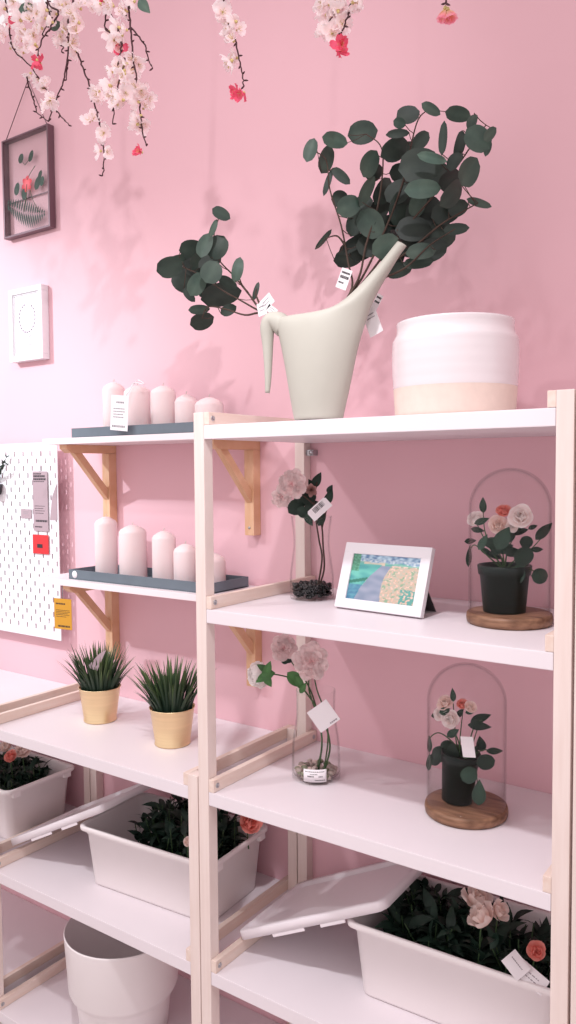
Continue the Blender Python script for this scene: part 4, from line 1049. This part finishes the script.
def drooping_mesh():
    rnd = random.Random(86); m = MB()
    for k in range(9):
        a = k*2.4; t = .75+.06*(k % 3)
        petal(m, (0, 0, 0), (math.cos(a)*math.cos(t), math.sin(a)*math.cos(t), math.sin(t)), (-math.cos(a)*math.sin(t), -math.sin(a)*math.sin(t), math.cos(t)), .022, .013, .3, .08, nu=4, nv=5, c0=(.85, .80, .42), c1=(1, .48, .62), rnd=rnd)
    m.cur = 1; m.lathe([(0, -.006), (.0028, -.004), (.0035, 0), (0, .001)], 8); m.cur = 0
    return m
BD = mk_proto(drooping_mesh(), M_petal, 'blossom')
def strand(label, y, paths, whites, pinks, leaves=(), seed=0, dx=0):
    rnd = random.Random(seed); p0 = paths[0]
    top = at(*p0[0], y); root = Vector((top.x, y, 3.0))
    r = T('blossom_garland', label, 'artificial blossom branch', root, 'hanging cherry blossom garlands')
    m = MB(); sk = []
    for k, pa in enumerate(paths):
        pts = [at(u, v, y+rnd.uniform(-.008, .008)) for u, v in pa]
        if k == 0: pts = [root-Vector((0, 0, .002)), Vector((root.x+.01, y, (root.z+top.z)/2))]+pts
        p = bez(pts, 6); n = len(p)
        p = [q+Vector((rnd.uniform(-.0015, .0015), rnd.uniform(-.0015, .0015), 0)) for q in p]
        m.tube(p, [.0009 if q_.z > top.z+.06 else max(.0011, (.0026 if k == 0 else .0020)*(1-.5*i/n)) for i, q_ in enumerate(p)], 6); sk += p
        for q in p[::3]:
            if q.z < top.z+.05:
                d = Vector((rnd.choice((-1, 1))*rnd.uniform(.5, 1), rnd.uniform(-.5, .5), rnd.uniform(-.6, .3))).normalized(); m.tube([q, q+d*.005, q+d*.009], [.0015, .0019, .0008], 5)
    P('twig', m, M_twig, r)
    for lst, protos in ((whites, BW), (pinks, BP)):
        for (u, v) in lst:
            for rep in range(2 if (lst is whites and rnd.random() < .7) else 1):
                c = at(u+rnd.uniform(-2.5, 2.5)*(rep), v+rnd.uniform(-3, 3)*rep, y+rnd.uniform(-.016, .012))
                o = bpy.data.objects.new('blossom', rnd.choice(protos)); COL.objects.link(o); o.parent = r
                n = Vector((rnd.uniform(-1, 1), rnd.uniform(-1.2, .2), rnd.uniform(-.8, .5))).normalized()
                o.matrix_local = Matrix.Translation(c-root) @ n.to_track_quat('Z', 'Y').to_matrix().to_4x4() @ Matrix.Rotation(rnd.uniform(0, 6), 4, 'Z') @ Matrix.Scale(rnd.uniform(.95, 1.3) if lst is whites else rnd.uniform(.9, 1.15), 4)
    if leaves:
        m = MB()
        for (u, v, a, b_, ang, br) in leaves:
            p = at(u, v, y); s = mpp(p); leaf(m, p, ang_ax(ang), cam_n(p, .3, rnd), 2*a*s, 2*b_*s, 'point', .1, .1, bright=br)
        P('leaves', m, M_leaf, r)
    return r
strand('leftmost blossom garland crossing above the hanging glass frame', .02, [[(3, -40), (6, 5), (10, 35), (14, 50), (30, 66), (45, 88), (52, 96)], [(26, 75), (33, 98), (37, 112), (48, 121)], [(52, 105), (60, 115), (69, 125)]],
       [(5, 8), (10, 22), (4, 36), (11, 48), (22, 52), (18, 10), (24, 30), (30, 74), (38, 80), (45, 88), (50, 98), (22, 40)], [(15, 25)], seed=1)
strand('dark bare twig garland ending in a point left of centre in the blossom cluster', -.03, [[(66, -40), (67, 5), (68, 25), (68, 50), (64, 78), (57, 98), (49, 121)], [(66, 40), (62, 52)], [(68, 60), (66, 80)]],
       [(62, 6), (72, 14), (64, 28), (74, 32), (72, 46), (60, 40), (78, 22), (50, 100), (46, 106), (66, 4), (56, 14)], [], leaves=[(55, 25, 7, 5, 20, 2.6)], seed=2)
strand('short blossom garland with a hot pink flower hanging in the upper left cluster', -.06, [[(40, -40), (48, 2), (58, 12), (50, 28), (41, 42), (38, 56)], [(46, 2), (50, 18), (42, 34)]],
       [(28, 8), (36, 14), (46, 10), (30, 20), (40, 28), (33, 36), (52, 22), (36, 46), (28, 44), (20, 20), (44, 20), (14, 2)], [(37, 61), (40, 63)], leaves=[(31, 11, 13, 7, -8, 2.6)], seed=3)
strand('blossom garland ending in a thin bare tip right of the hanging glass frame', .0, [[(72, -40), (74, 20), (78, 52), (84, 70), (90, 88), (97, 112), (102, 132), (104, 158), (103, 176)]],
       [(80, 8), (88, 5), (76, 52), (97, 92), (98, 98), (93, 119), (89, 121), (104, 128), (103, 134), (100, 151), (107, 152), (95, 6), (74, 38)], [], seed=4)
strand('blossom garland with a red bud midway in the upper left', -.05, [[(106, -40), (107, 8), (105, 28), (112, 34)], [(122, 42), (119, 62)], [(125, 58), (117, 92), (112, 124)], [(107, 8), (118, 30), (122, 44)]],
       [(112, 6), (118, 28), (110, 32), (122, 36), (114, 40), (126, 30), (118, 68), (112, 72), (124, 74), (118, 82), (113, 96), (121, 98), (117, 104), (124, 92), (100, 4), (126, 64), (110, 86)], [(103, 1), (121, 50)], seed=5)
strand('long blossom garland tipped with a hot pink flower, over the wall shadows', .01, [[(127, -40), (129, 8), (131, 30), (133, 55), (136, 78), (140, 105), (142, 128), (146, 146)], [(131, 28), (143, 42), (149, 60), (153, 68)], [(130, 8), (125, 16)]],
       [(124, 10), (138, 64), (134, 58), (136, 88), (142, 92), (146, 98), (138, 102), (144, 108), (140, 116), (137, 124), (142, 126), (134, 2), (132, 72), (128, 84)], [(141, 152)], leaves=[(144, 6, 9, 5.5, -50, 2.6)], seed=6)
strand('blossom garland with tiny pink buds hanging alone in the middle of the wall', .02, [[(222, -40), (224, 2), (228, 16), (232, 30), (239, 56), (242, 74), (244, 86)], [(225, 4), (222, 12)]],
       [(224, 6), (229, 20), (235, 22), (230, 30), (238, 30), (233, 40), (229, 36), (236, 58), (231, 60), (222, 12)], [(237, 92), (243, 93)], seed=7)
strand('blossom garland with one separate red flower below it, above the eucalyptus', .02, [[(351, -40), (351, 3), (347, 18), (342, 33)], [(333, -10), (334, 10), (329, 25)]],
       [(322, 4), (330, 2), (338, 8), (326, 16), (334, 20), (324, 30), (332, 34), (340, 26), (343, 4), (355, 2), (360, -6), (330, -8)], [(341, 46), (339, 51)], seed=8)
strand('single drooping pink flower garland at the top right of the wall', .02, [[(445, -40), (446, -2), (446, 4)]], [], [], seed=9)
gd = [o for o in COL.objects if o.name.startswith('blossom_garland')][-1]
for (u, v, tx) in ((445, 9, -.15), (448, 10, .25)):
    o = bpy.data.objects.new('blossom', BD); COL.objects.link(o); o.parent = gd
    o.matrix_local = Matrix.Translation(at(u, v, .02)-Vector(gd.location)) @ Vector((tx, 0, -1)).to_track_quat('Z', 'Y').to_matrix().to_4x4()
